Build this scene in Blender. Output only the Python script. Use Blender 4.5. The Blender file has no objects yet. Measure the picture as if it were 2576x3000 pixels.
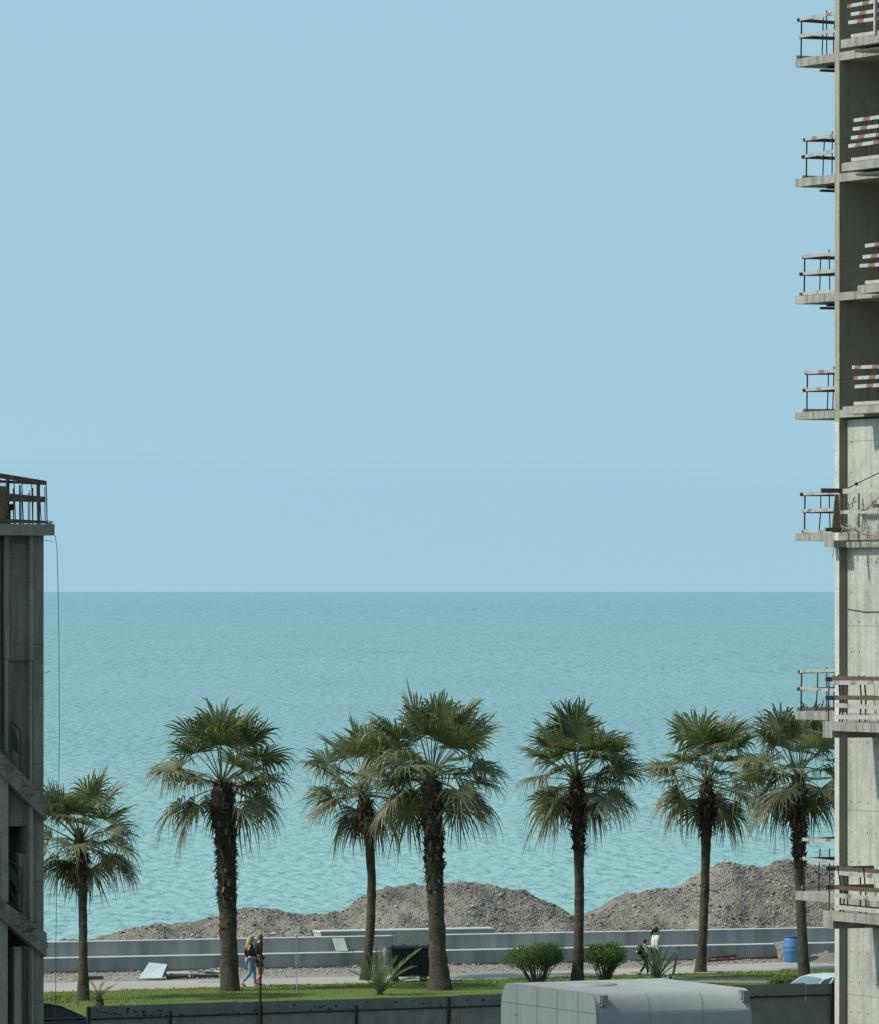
import bpy, bmesh, math, random
from mathutils import Vector, Matrix, noise as mn
R = math.radians
sc = bpy.context.scene
COL = sc.collection
# ---------------------------------------------------------------- camera
F, H, U0, V0 = 18000.0, 12.9, 1288.0, 1732.0      # focal length in photo pixels, eye height, horizon
cd = bpy.data.cameras.new('camera'); cam = bpy.data.objects.new('camera', cd); COL.objects.link(cam)
cam.location = (0, 0, H); cam.rotation_euler = (R(90), 0, 0)
cd.sensor_fit = 'HORIZONTAL'; cd.sensor_width = 36; cd.lens = F/2576*36
cd.shift_y = (V0-1500)/2576; cd.clip_start = 1; cd.clip_end = 200000
sc.camera = cam
# ---------------------------------------------------------------- light
SUN_EL, SUN_AZ = 47.0, (-0.955, -0.295)           # towards the sun: left, a little behind the camera
sd = bpy.data.lights.new('sun', 'SUN'); sun = bpy.data.objects.new('sun', sd); COL.objects.link(sun)
sd.energy = 2.1; sd.angle = R(3); sd.color = (1, .95, .87)
tosun = Vector((SUN_AZ[0]*math.cos(R(SUN_EL)), SUN_AZ[1]*math.cos(R(SUN_EL)), math.sin(R(SUN_EL))))
sun.rotation_euler = tosun.to_track_quat('Z', 'Y').to_euler()
w = bpy.data.worlds.new("World"); sc.world = w; w.use_nodes = True
nt = w.node_tree; nd = nt.nodes; lk = nt.links
bg = nd['Background']; bg.inputs['Strength'].default_value = 0.15
sky = nd.new('ShaderNodeTexSky'); sky.sky_type = 'NISHITA'; sky.sun_disc = False
sky.sun_elevation = R(SUN_EL); sky.sun_rotation = math.atan2(SUN_AZ[0], SUN_AZ[1])
sky.altitude = 0; sky.air_density = 1.0; sky.dust_density = 0.3; sky.ozone_density = 1.0
tc = nd.new('ShaderNodeTexCoord'); sp = nd.new('ShaderNodeSeparateXYZ'); lk.new(tc.outputs['Generated'], sp.inputs[0])
mz = nd.new('ShaderNodeMath'); mz.operation = 'MULTIPLY_ADD'; mz.inputs[1].default_value = .6; mz.inputs[2].default_value = .33
mx = nd.new('ShaderNodeMath'); mx.operation = 'MAXIMUM'; mx.inputs[1].default_value = 0
lk.new(sp.outputs['Z'], mx.inputs[0]); lk.new(mx.outputs[0], mz.inputs[0])
cb = nd.new('ShaderNodeCombineXYZ')
lk.new(sp.outputs['X'], cb.inputs['X']); lk.new(sp.outputs['Y'], cb.inputs['Y']); lk.new(mz.outputs[0], cb.inputs['Z'])
nv = nd.new('ShaderNodeVectorMath'); nv.operation = 'NORMALIZE'; lk.new(cb.outputs[0], nv.inputs[0]); lk.new(nv.outputs[0], sky.inputs[0])
# soft bank of sea haze low in the sky, with an uneven top
nz = nd.new('ShaderNodeTexNoise'); nz.inputs['Scale'].default_value = 9; nz.inputs['Detail'].default_value = 5
mp = nd.new('ShaderNodeMapping'); mp.inputs['Scale'].default_value = (1, 1, 5); lk.new(tc.outputs['Generated'], mp.inputs[0]); lk.new(mp.outputs[0], nz.inputs['Vector'])
ma = nd.new('ShaderNodeMath'); ma.operation = 'MULTIPLY_ADD'; ma.inputs[1].default_value = .016; lk.new(nz.outputs['Fac'], ma.inputs[0]); lk.new(sp.outputs['Z'], ma.inputs[2])
mr = nd.new('ShaderNodeMapRange'); mr.interpolation_type = 'SMOOTHSTEP'
mr.inputs['From Min'].default_value = .0235; mr.inputs['From Max'].default_value = .031
mr.inputs['To Min'].default_value = 1; mr.inputs['To Max'].default_value = 0; lk.new(ma.outputs[0], mr.inputs['Value'])
tint = nd.new('ShaderNodeMix'); tint.data_type = 'RGBA'; tint.blend_type = 'MULTIPLY'; tint.inputs['Factor'].default_value = 1
tint.inputs['B'].default_value = (1, 1, 1, 1); SKYTINT = tint
tint.inputs[7].default_value = (.945, .985, .735, 1)
hz = nd.new('ShaderNodeMix'); hz.data_type = 'RGBA'; hz.blend_type = 'MULTIPLY'; hz.inputs[7].default_value = (.935, .958, .975, 1)
lk.new(sky.outputs[0], tint.inputs[6]); lk.new(tint.outputs[2], hz.inputs[6]); lk.new(mr.outputs[0], hz.inputs[0])
gr = nd.new('ShaderNodeMapRange'); gr.inputs['From Min'].default_value = 0; gr.inputs['From Max'].default_value = .13; gr.inputs['To Min'].default_value = .915; gr.inputs['To Max'].default_value = 1.0
lk.new(sp.outputs['Z'], gr.inputs['Value'])
gm = nd.new('ShaderNodeVectorMath'); gm.operation = 'SCALE'; lk.new(hz.outputs[2], gm.inputs[0]); lk.new(gr.outputs[0], gm.inputs['Scale'])
lk.new(gm.outputs[0], bg.inputs['Color'])
vs = sc.view_settings; vs.view_transform = 'Standard'; vs.look = 'None'; vs.exposure = 0.79; vs.gamma = 1; vs.use_curve_mapping = False
sc.cycles.use_denoising = True
# ---------------------------------------------------------------- helpers
def pt(u, v, Y): return Vector(((u-U0)/F*Y, Y, H-(v-V0)*Y/F))
def gp(u, v, z=0.0):
    Y = F*(H-z)/(v-V0); return Vector(((u-U0)/F*Y, Y, z))
def tag(o, label=None, cat=None, group=None, kind=None):
    if label: o['label'] = label
    if cat: o['category'] = cat
    if group: o['group'] = group
    if kind: o['kind'] = kind
    return o
def empty(name, loc, rz=0, label=None, cat=None, group=None):
    o = bpy.data.objects.new(name, None); COL.objects.link(o); o.location = loc; o.rotation_euler = (0, 0, rz)
    o.empty_display_size = .2
    return tag(o, label, cat, group)
class MB:
    def __init__(s): s.v = []; s.f = []; s.m = []; s.c = []; s.cur = (1, 1, 1); s.mi = 0
    def add(s, vs, fs, mi=None, col=None):
        b = len(s.v); mi = s.mi if mi is None else mi; col = col or s.cur
        s.v += [tuple(p) for p in vs]; s.c += [col]*len(vs)
        s.f += [tuple(b+i for i in f) for f in fs]; s.m += [mi]*len(fs)
        return b
    def box(s, x0, x1, y0, y1, z0, z1, mi=None, M=None, col=None):
        vs = [Vector(p) for p in ((x0,y0,z0),(x1,y0,z0),(x1,y1,z0),(x0,y1,z0),(x0,y0,z1),(x1,y0,z1),(x1,y1,z1),(x0,y1,z1))]
        if M: vs = [M @ p for p in vs]
        s.add(vs, [(0,3,2,1),(4,5,6,7),(0,1,5,4),(1,2,6,5),(2,3,7,6),(3,0,4,7)], mi, col); return s
    def prism(s, pts, off, mi=None):          # polygon (3-D points) swept by vector off
        n = len(pts); a = [Vector(p) for p in pts]; off = Vector(off)
        s.add(a+[p+off for p in a], [tuple(range(n))[::-1], tuple(range(n, 2*n))]+[(i, (i+1) % n, n+(i+1) % n, n+i) for i in range(n)], mi); return s
    def tube(s, pts, rad, n=6, mi=None, col=None, cap=True):
        pts = [Vector(p) for p in pts]
        if not hasattr(rad, '__len__'): rad = [rad]*len(pts)
        rings = []; up = None
        for i, p in enumerate(pts):
            d = (pts[min(i+1, len(pts)-1)]-pts[max(i-1, 0)])
            d = d.normalized() if d.length > 1e-9 else Vector((0, 0, 1))
            if up is None: up = Vector((1, 0, 0)) if abs(d.x) < .8 else Vector((0, 1, 0))
            a = d.cross(up)
            if a.length < 1e-6: a = d.orthogonal()
            a.normalize(); b = a.cross(d).normalized(); up = b if abs(b.dot(d)) < .9 else up
            rings.append([p+(a*math.cos(2*math.pi*k/n)+b*math.sin(2*math.pi*k/n))*rad[i] for k in range(n)])
        vs = [q for r in rings for q in r]
        fs = [(i*n+k, i*n+(k+1) % n, (i+1)*n+(k+1) % n, (i+1)*n+k) for i in range(len(pts)-1) for k in range(n)]
        if cap: fs += [tuple(range(n))[::-1], tuple((len(pts)-1)*n+k for k in range(n))]
        s.add(vs, fs, mi, col); return s
    def lathe(s, prof, c=(0, 0, 0), n=24, mi=None, M=None, col=None):
        vs = []
        for r, z in prof:
            for k in range(n):
                p = Vector((r*math.cos(2*math.pi*k/n), r*math.sin(2*math.pi*k/n), z))
                if M: p = M @ p
                vs.append(p+Vector(c))
        m = len(prof)
        fs = [(i*n+k, i*n+(k+1) % n, (i+1)*n+(k+1) % n, (i+1)*n+k) for i in range(m-1) for k in range(n)]
        fs += [tuple(range(n))[::-1], tuple((m-1)*n+k for k in range(n))]
        s.add(vs, fs, mi, col); return s
    def ell(s, c, r, n=12, m=8, mi=None, M=None, col=None):
        vs = []
        for i in range(m+1):
            t = math.pi*i/m
            for k in range(n):
                a = 2*math.pi*k/n
                p = Vector((r[0]*math.sin(t)*math.cos(a), r[1]*math.sin(t)*math.sin(a), -r[2]*math.cos(t)))
                if M: p = M @ p
                vs.append(p+Vector(c))
        s.add(vs, [(i*n+k, i*n+(k+1) % n, (i+1)*n+(k+1) % n, (i+1)*n+k) for i in range(m) for k in range(n)], mi, col); return s
    def mesh(s, me, mi=0):
        b = len(s.v); s.v += [tuple(v.co) for v in me.vertices]; s.c += [s.cur]*len(me.vertices)
        for p in me.polygons: s.f.append(tuple(b+i for i in p.vertices)); s.m.append(mi)
        return s
    def build(s, name, mats, parent=None, smooth=False, loc=None):
        me = bpy.data.meshes.new(name); me.from_pydata(s.v, [], s.f)
        if not isinstance(mats, (list, tuple)): mats = [mats]
        for m in mats: me.materials.append(m)
        me.polygons.foreach_set('material_index', s.m)
        if smooth: me.polygons.foreach_set('use_smooth', [True]*len(s.f))
        at = me.color_attributes.new('tint', 'FLOAT_COLOR', 'POINT')
        at.data.foreach_set('color', [x for c in s.c for x in (c[0], c[1], c[2], 1)])
        me.update()
        o = bpy.data.objects.new(name, me); COL.objects.link(o)
        if parent: o.parent = parent
        if loc is not None: o.location = loc
        return o
def rods(name, rds, m, par, sub='post'):
    """first rod is the part, the others its sub-parts"""
    first = None
    for pts, r_, n in rds:
        o = MB().tube(pts, r_, n).build(name if first is None else sub, m, par if first is None else first); first = first or o
    return first
class Rods:
    def __init__(s): s.l = []
    def tube(s, p, r_, n=6): s.l.append((p, r_, n)); return s
    def build(s, name, m, par): return rods(name, s.l, m, par)
# ---------------------------------------------------------------- materials
class S:
    def __init__(s, name):
        s.m = bpy.data.materials.new(name); s.m.use_nodes = True
        s.t = s.m.node_tree; s.b = s.t.nodes['Principled BSDF']; s.co = s.t.nodes.new('ShaderNodeTexCoord')
        s.o = s.t.nodes['Material Output']
    def n(s, ty, **k):
        x = s.t.nodes.new(ty)
        for a, b in k.items(): setattr(x, a, b)
        return x
    def put(s, a, b):
        if hasattr(a, 'is_output') or hasattr(a, 'node'): s.t.links.new(a, b)
        else: b.default_value = a
    def vec(s, st=(1, 1, 1), loc=(0, 0, 0)):
        m = s.n('ShaderNodeMapping'); m.inputs['Scale'].default_value = st; m.inputs['Location'].default_value = loc
        s.t.links.new(s.co.outputs['Object'], m.inputs[0]); return m.outputs[0]
    def noise(s, sc_, det=6, ro=.6, st=(1, 1, 1), loc=(0, 0, 0), dist=0):
        x = s.n('ShaderNodeTexNoise'); x.inputs['Scale'].default_value = sc_; x.inputs['Detail'].default_value = det
        x.inputs['Roughness'].default_value = ro; x.inputs['Distortion'].default_value = dist
        s.t.links.new(s.vec(st, loc), x.inputs['Vector']); return x.outputs['Fac']
    def voro(s, sc_, st=(1, 1, 1), out='Color'):
        x = s.n('ShaderNodeTexVoronoi'); x.inputs['Scale'].default_value = sc_
        s.t.links.new(s.vec(st), x.inputs['Vector']); return x.outputs[out]
    def ramp(s, f, stops, interp='LINEAR'):
        x = s.n('ShaderNodeValToRGB'); x.color_ramp.interpolation = interp; e = x.color_ramp.elements
        while len(e) < len(stops): e.new(.5)
        for i, (p, c) in enumerate(stops):
            e[i].position = p; e[i].color = (*c, 1) if len(c) == 3 else c
        s.put(f, x.inputs[0]); return x.outputs[0]
    def mix(s, f, a, b, mode='MIX'):
        x = s.n('ShaderNodeMix', data_type='RGBA', blend_type=mode)
        s.put(f, x.inputs[0])
        for v, i in ((a, 6), (b, 7)): s.put((*v, 1) if isinstance(v, tuple) and len(v) == 3 else v, x.inputs[i])
        return x.outputs[2]
    def math(s, op, a, b=0.0, c=0.0):
        x = s.n('ShaderNodeMath', operation=op)
        for v, i in ((a, 0), (b, 1), (c, 2)): s.put(v, x.inputs[i])
        return x.outputs[0]
    def range(s, v, a, b, c=0, d=1):
        x = s.n('ShaderNodeMapRange'); x.interpolation_type = 'SMOOTHSTEP'
        for q, i in ((v, 'Value'), (a, 'From Min'), (b, 'From Max'), (c, 'To Min'), (d, 'To Max')): s.put(q, x.inputs[i])
        return x.outputs[0]
    def xyz(s):
        x = s.n('ShaderNodeSeparateXYZ'); s.t.links.new(s.co.outputs['Object'], x.inputs[0]); return x.outputs
    def tint(s):
        x = s.n('ShaderNodeAttribute', attribute_name='tint'); return x.outputs['Color']
    def bump(s, h, st=.5, d=.02):
        x = s.n('ShaderNodeBump'); x.inputs['Strength'].default_value = st; x.inputs['Distance'].default_value = d
        s.put(h, x.inputs['Height']); s.t.links.new(x.outputs[0], s.b.inputs['Normal']); return x
    def out(s, col, ro=.8, spec=.3, metal=0):
        s.put((*col, 1) if isinstance(col, tuple) else col, s.b.inputs['Base Color'])
        s.put(ro, s.b.inputs['Roughness']); s.b.inputs['Specular IOR Level'].default_value = spec; s.b.inputs['Metallic'].default_value = metal
        return s.m
def simple(name, col, ro=.7, var=.25, sc_=6, spec=.3, bump=0, metal=0):
    s = S(name); f = s.noise(sc_)
    c = s.ramp(f, [(.3, tuple(x*(1-var) for x in col)), (.7, tuple(min(1, x*(1+var)) for x in col))])
    if bump: s.bump(s.noise(sc_*6), bump, .02)
    return s.out(c, ro, spec, metal)
def tinted(name, ro=.7, var=.2, sc_=8, spec=.25, transl=0):
    s = S(name); f = s.noise(sc_)
    c = s.mix(1.0, s.tint(), s.ramp(f, [(.3, (1-var,)*3), (.7, (1+var,)*3)]), 'MULTIPLY')
    s.out(c, ro, spec)
    if transl:
        tr = s.n('ShaderNodeBsdfTranslucent'); s.put(s.mix(1.0, c, (1.15, 1.2, .6), 'MULTIPLY'), tr.inputs[0])
        ms = s.n('ShaderNodeMixShader'); ms.inputs[0].default_value = transl
        s.t.links.new(s.b.outputs[0], ms.inputs[1]); s.t.links.new(tr.outputs[0], ms.inputs[2]); s.t.links.new(ms.outputs[0], s.o.inputs[0])
    return s.m
def concrete(name, base, stain=.55, joints=None, holes=False, streak=.6, warm=(1, 1, 1)):
    s = S(name); b = base
    c = s.ramp(s.noise(.9, 8, .65), [(.28, tuple(x*.72 for x in b)), (.5, b), (.75, tuple(min(1, x*1.18) for x in b))])
    c = s.mix(1.0, c, s.ramp(s.noise(2.2, 5, .6, (2.5, 2.5, .16)), [(.3, (streak,)*3), (.55, (1, 1, 1))]), 'MULTIPLY')
    c = s.mix(1.0, c, s.ramp(s.noise(14, 6, .7), [(.3, (.78,)*3), (.6, (1.06,)*3)]), 'MULTIPLY')
    c = s.mix(s.ramp(s.noise(.55, 7, .7, (1, 1, .6), (3, 7, 1)), [(.56, (0, 0, 0)), (.72, (stain,)*3)]), c, tuple(x*.45*y for x, y in zip(b, warm)))
    o = s.xyz()
    if joints:
        jy, jz = joints
        for ax, per, wd in (('Y', jy, .012), ('Z', jz, .014)):
            if not per: continue
            fr = s.math('FRACT', s.math('DIVIDE', o[ax], per))
            d = s.math('MULTIPLY', s.math('ABSOLUTE', s.math('SUBTRACT', fr, .5)), per)
            near = s.math('GREATER_THAN', d, per/2-wd)
            c = s.mix(s.math('MULTIPLY', near, .6), c, tuple(x*.4 for x in b))
    if holes:
        fy = s.math('SUBTRACT', s.math('FRACT', s.math('DIVIDE', o['Y'], .42)), .5); fz = s.math('SUBTRACT', s.math('FRACT', s.math('DIVIDE', o['Z'], .78)), .5)
        dd = s.math('ADD', s.math('POWER', s.math('MULTIPLY', fy, .42), 2), s.math('POWER', s.math('MULTIPLY', fz, .78), 2))
        hole = s.math('LESS_THAN', dd, .00085)
        hole = s.math('MULTIPLY', hole, s.math('GREATER_THAN', s.noise(1.4, 2), .47))
        c = s.mix(s.math('MULTIPLY', hole, .75), c, (.03, .03, .025))
    s.bump(s.noise(22, 6, .7), .35, .012)
    return s.out(c, .9, .2)
M = {}
M['conc_light'] = concrete('pale_concrete', (.455, .46, .395), .6, (1.22, 2.4), True, .78)
M['conc_slab'] = concrete('slab_concrete', (.34, .33, .275), .8, None, False, .55)
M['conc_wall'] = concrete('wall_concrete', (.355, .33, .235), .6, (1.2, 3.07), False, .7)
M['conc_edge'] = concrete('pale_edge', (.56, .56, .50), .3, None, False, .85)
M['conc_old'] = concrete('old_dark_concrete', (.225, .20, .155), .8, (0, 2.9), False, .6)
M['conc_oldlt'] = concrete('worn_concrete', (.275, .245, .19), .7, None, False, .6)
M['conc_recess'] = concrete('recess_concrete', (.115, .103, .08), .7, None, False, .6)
M['rebar'] = simple('rusty_rebar', (.045, .03, .024), .85, .4, 20)
M['darkwood'] = simple('weathered_board', (.10, .075, .06), .9, .45, 9)
s = S('painted_board')
o_ = s.xyz(); al = s.math('ADD', o_['X'], o_['Y'])
st = s.math('GREATER_THAN', s.math('FRACT', s.math('DIVIDE', s.math('ADD', al, s.math('MULTIPLY', o_['Z'], .37)), .86)), .66)
c = s.mix(s.math('MULTIPLY', st, s.ramp(s.noise(2.2), [(.45, (.08,)*3), (.62, (.85,)*3)])), (.38, .37, .345), (.19, .085, .068))
c = s.mix(s.ramp(s.noise(7, 7, .7), [(.55, (0, 0, 0)), (.7, (.7, .7, .7))]), c, (.15, .125, .105))
M['striped'] = s.out(c, .75)
s = S('banded_board')
o_ = s.xyz(); al = s.math('ADD', s.math('ADD', o_['X'], o_['Y']), s.math('MULTIPLY', o_['Z'], .61))
st = s.math('GREATER_THAN', s.math('FRACT', s.math('DIVIDE', al, .9)), .62)
c = s.mix(s.math('MULTIPLY', st, .85), (.43, .42, .39), (.21, .075, .058)); c = s.mix(s.ramp(s.noise(7, 7, .7), [(.55, (0, 0, 0)), (.7, (.6, .6, .6))]), c, (.17, .14, .12))
M['banded'] = s.out(c, .75)
M['paleboard'] = simple('pale_board', (.40, .38, .33), .85, .25, 7)
M['tanpanel'] = simple('plywood', (.20, .155, .085), .8, .3, 4)
M['blackpl'] = simple('black_plastic', (.016, .017, .017), .45, .3, 5, .4)
M['rubber'] = simple('rubber', (.018, .018, .018), .8, .2)
M['cable'] = simple('grey_cable', (.035, .045, .04), .7, .2)
# ground surfaces
s = S('gravel_ground')
c = s.ramp(s.noise(1.2, 8, .7), [(.3, (.22, .195, .16)), (.55, (.30, .275, .23)), (.75, (.37, .34, .29))])
c = s.mix(.35, c, s.ramp(s.voro(14), [(0, (.15, .135, .11)), (1, (.45, .42, .36))]))
s.bump(s.voro(14, out='Distance'), .8, .05); M['gravel'] = s.out(c, .95, .15)
s = S('path_paving')
c = s.ramp(s.noise(.6, 7, .65, (.35, 1, 1)), [(.3, (.33, .30, .265)), (.6, (.40, .37, .33)), (.8, (.44, .41, .37))])
c = s.mix(s.ramp(s.noise(3, 6, .7), [(.5, (0,)*3), (.75, (.5,)*3)]), c, (.30, .26, .215)); s.bump(s.noise(20), .3, .02)
M['path'] = s.out(c, .9, .2)
s = S('lawn_soil')
c = s.ramp(s.noise(.45, 7, .7), [(.3, (.085, .125, .027)), (.5, (.122, .165, .037)), (.68, (.17, .20, .052)), (.82, (.25, .235, .10))])
c = s.mix(.45, c, s.ramp(s.noise(9, 5, .7), [(.3, (.062, .09, .02)), (.7, (.16, .20, .05))])); o_ = s.xyz()
dd = s.math('ADD', s.math('POWER', s.math('DIVIDE', s.math('SUBTRACT', o_['X'], 8.9), 3.0), 2), s.math('POWER', s.math('DIVIDE', s.math('SUBTRACT', o_['Y'], 202.2), 1.9), 2))
dirt = s.range(s.math('ADD', dd, s.math('MULTIPLY', s.noise(1.3, 5, .7), .9)), .8, 1.35, 1, 0)
c = s.mix(dirt, c, s.ramp(s.noise(4, 6, .7), [(.3, (.20, .175, .125)), (.7, (.34, .31, .25))]))
s.bump(s.noise(12), .3, .05)
M['lawn'] = s.out(c, .95, .1)
s = S('asphalt'); M['asphalt'] = s.out(s.ramp(s.noise(2, 8, .7), [(.3, (.045,)*3), (.7, (.075, .073, .07))]), .9)
M['bouncecut'] = simple('bounce_cut_earth', (.085, .075, .06), .95, .35, 1.5)
s = S('heap_gravel')
c = s.ramp(s.noise(.35, 6, .6), [(.34, (.088, .079, .062)), (.48, (.19, .172, .14)), (.66, (.325, .30, .25))])
c = s.mix(s.ramp(s.noise(.8, 4, .6, (1, 1, 1), (4, 4, 4)), [(.38, (.12,)*3), (.6, (.6,)*3)]), c, s.ramp(s.voro(11), [(0, (.075, .066, .05)), (.55, (.21, .19, .15)), (1, (.46, .43, .35))]))
c = s.mix(.3, c, s.ramp(s.noise(16, 5, .8), [(.3, (.05, .045, .035)), (.7, (.36, .33, .28))]))
s.bump(s.voro(11, out='Distance'), .8, .08); M['heap'] = s.out(c, .95, .15)
M['stone'] = tinted('stones', .9, .25, 30, .15)
M['leaf'] = tinted('palm_leaf', .42, .22, 5, .45, .36)
M['foliage'] = tinted('bush_leaf', .55, .25, 9, .3, .25)
M['grass'] = tinted('grass_blade', .7, .2, 3, .2, .3)
s = S('palm_trunk')
c = s.ramp(s.noise(5, 7, .7, (1, 1, .5)), [(.3, (.050, .043, .032)), (.55, (.085, .075, .056)), (.8, (.135, .12, .092))])
wv = s.n('ShaderNodeTexWave', wave_type='BANDS', bands_direction='Z'); wv.inputs['Scale'].default_value = 3.3; wv.inputs['Distortion'].default_value = 3.5; wv.inputs['Detail'].default_value = 3
s.t.links.new(s.co.outputs['Object'], wv.inputs['Vector'])
c = s.mix(1.0, c, s.ramp(s.noise(4, 5, .65, (1, 1, 3.2)), [(.32, (.62,)*3), (.6, (1.08,)*3)]), 'MULTIPLY')
c = s.mix(1.0, c, s.tint(), 'MULTIPLY'); s.bump(s.noise(4, 5, .65, (1, 1, 3.2)), .7, .04); M['trunk'] = s.out(c, .95, .15)
M['boot'] = tinted('old_leaf_base', .9, .35, 12, .15)
M['stem'] = simple('woody_stem', (.10, .082, .06), .9, .35, 10)
# water: turquoise body colour with ripple shade painted in, sky reflection broken up by ripples and wind patches
s = S('sea_water'); o_ = s.xyz()
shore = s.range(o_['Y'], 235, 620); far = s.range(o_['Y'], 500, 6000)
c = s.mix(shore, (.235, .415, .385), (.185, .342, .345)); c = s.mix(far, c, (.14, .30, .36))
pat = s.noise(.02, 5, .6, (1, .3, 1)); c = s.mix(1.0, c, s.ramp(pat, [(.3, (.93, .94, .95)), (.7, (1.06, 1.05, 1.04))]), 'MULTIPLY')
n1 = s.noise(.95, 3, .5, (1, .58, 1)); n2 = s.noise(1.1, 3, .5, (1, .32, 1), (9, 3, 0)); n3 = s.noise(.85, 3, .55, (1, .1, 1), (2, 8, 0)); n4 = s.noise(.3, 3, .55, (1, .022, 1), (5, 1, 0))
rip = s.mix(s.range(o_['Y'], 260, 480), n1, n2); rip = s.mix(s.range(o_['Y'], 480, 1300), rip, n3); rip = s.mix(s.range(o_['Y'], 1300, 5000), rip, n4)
c = s.mix(1.0, c, s.ramp(rip, [(.32, (.72, .77, .79)), (.48, (1, 1, 1)), (.7, (1.04, 1.03, 1.02))]), 'MULTIPLY')  # shade of ripple troughs and light on crests painted into the body colour
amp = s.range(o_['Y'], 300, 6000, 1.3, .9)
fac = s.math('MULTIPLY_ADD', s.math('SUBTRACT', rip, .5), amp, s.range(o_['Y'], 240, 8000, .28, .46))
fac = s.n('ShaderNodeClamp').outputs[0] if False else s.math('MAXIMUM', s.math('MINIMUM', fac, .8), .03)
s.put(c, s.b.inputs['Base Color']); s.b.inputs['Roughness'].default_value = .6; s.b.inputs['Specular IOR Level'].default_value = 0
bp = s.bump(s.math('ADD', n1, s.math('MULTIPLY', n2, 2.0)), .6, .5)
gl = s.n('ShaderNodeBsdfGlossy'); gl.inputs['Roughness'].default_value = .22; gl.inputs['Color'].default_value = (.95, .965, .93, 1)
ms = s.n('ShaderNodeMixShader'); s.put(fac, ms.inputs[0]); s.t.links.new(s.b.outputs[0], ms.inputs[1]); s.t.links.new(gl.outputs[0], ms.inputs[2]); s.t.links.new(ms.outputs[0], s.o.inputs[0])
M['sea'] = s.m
# ---------------------------------------------------------------- setting
def wallY(x): return 207.1+.3355*(x+13.28)
def sheet(name, rows, m, kind='structure', z=0.0):
    mb = MB(); n = len(rows[0]); vs = [p for r in rows for p in r]
    mb.add(vs, [(i*n+k, i*n+k+1, (i+1)*n+k+1, (i+1)*n+k) for i in range(len(rows)-1) for k in range(n-1)])
    o = mb.build(name, m); o['kind'] = kind; return o
xs = [-400, -60]+[-30+i*2 for i in range(31)]+[60, 400]
rows = []
for k, (dy, z) in enumerate([(None, 0), (-60, 0), (-15, 0), (0, 0), (15, 0), (18, -.2), (22, -.8), (30, -2), (60, -6)]):
    rows.append([Vector((x, -60 if dy is None else wallY(max(-60, min(60, x)))+dy, z)) for x in xs])
sheet('ground', rows, M['gravel'])
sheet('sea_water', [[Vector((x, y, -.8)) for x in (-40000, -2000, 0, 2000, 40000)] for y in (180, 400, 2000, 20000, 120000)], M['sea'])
def gline(pairs, ext=40):
    P = [gp(*p) for p in pairs]; a, b = P[0], P[-1]
    d0 = (P[1]-P[0]).normalized(); d1 = (P[-1]-P[-2]).normalized()
    return [a-d0*ext]+P+[b+d1*ext]
far = gline([(134, 2883), (900, 2866), (1380, 2857), (2100, 2829)])
near = gline([(134, 2911), (650, 2896), (1380, 2874), (2100, 2853)])
def resamp(line, n, z):
    out = []
    for i in range(n):
        x = -34+68*i/(n-1)
        for a, b in zip(line, line[1:]):
            if a.x <= x <= b.x or (b is line[-1]):
                t = (x-a.x)/(b.x-a.x); p = a.lerp(b, t); break
        out.append(Vector((x, p.y, z)))
    return out
pf = resamp(far, 60, .02); pn = resamp(near, 60, .02)
for p in pf: p.y += .35*(mn.noise(Vector((p.x*.8, 3, 0))))
for p in pn: p.y += .5*(mn.noise(Vector((p.x*.7, 7, 0))))
sheet('promenade_path', [pn, pf], M['path'])
def roadY(x): return 176+.44*x
lawn_rows = []
for k in range(13):
    t = k/12
    lawn_rows.append([Vector((p.x, roadY(p.x)+7.5+(p.y+.05-roadY(p.x)-7.5)*t, .035+.12*math.sin(math.pi*t)**1.5*(.7+.6*mn.noise(Vector((p.x*.25, t*2, 5)))))) for p in pn])
sheet('lawn_ground', lawn_rows, M['lawn'])
sheet('road', [[Vector((x, roadY(x)-8, .012)) for x in (-60, 0, 60)], [Vector((x, roadY(x)+6.9, .012)) for x in (-60, 0, 60)]], M['asphalt'])
sheet('bounce_cut_ground', [[Vector((x, -50 if k == 0 else 165.2+.49*x-.6 if abs(x) < 60 else 165.2+.49*math.copysign(60, x)-.6, .02)) for x in (-90, -60, -20, 0, 20, 60, 90)] for k in (0, 1)], M['bouncecut'])  # unseen dark ground, added to cut bounce light onto cabin and walls
mb = MB()
for i in range(30):
    x0 = -32+i*2.15; mb.prism([(x0, roadY(x0)+6.95, 0), (x0+2.1, roadY(x0+2.1)+6.95, 0), (x0+2.1, roadY(x0+2.1)+7.15, 0), (x0, roadY(x0)+7.15, 0)], (0, 0, .13))
o = mb.build('road_kerb', M['conc_slab']); o['kind'] = 'structure'
rnd = random.Random(4)
# grass blades
mb = MB()
for i in range(30000):
    x = rnd.uniform(-16, 16); t = rnd.random()**.8
    yn = pn[min(59, max(0, int(round((x+34)/68*59))))].y
    y = roadY(x)+7.6+(yn+.12-roadY(x)-7.6)*t
    if y < 180: continue
    if ((x-8.9)/3)**2+((y-202.2)/1.9)**2 < .85 and rnd.random() < .93: continue
    z = .03+.1*math.sin(math.pi*t)**1.5*.6; h = rnd.uniform(.03, .085); a = rnd.uniform(0, 6.28); wd = rnd.uniform(.012, .03)
    g = rnd.random(); k = .7+.6*mn.noise(Vector((x*.35, y*.2, 0)))+.2
    colr = ((.125+.09*g)*k, (.17+.07*g)*k, .038*k) if rnd.random() > .06 else (.26, .23, .10)
    dx, dy = math.cos(a)*wd, math.sin(a)*wd; lx, ly = rnd.gauss(0, .04), rnd.gauss(0, .04)
    mb.add([(x-dx, y-dy, z), (x+dx, y+dy, z), (x+lx, y+ly, z+h)], [(0, 1, 2)], col=colr)
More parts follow.
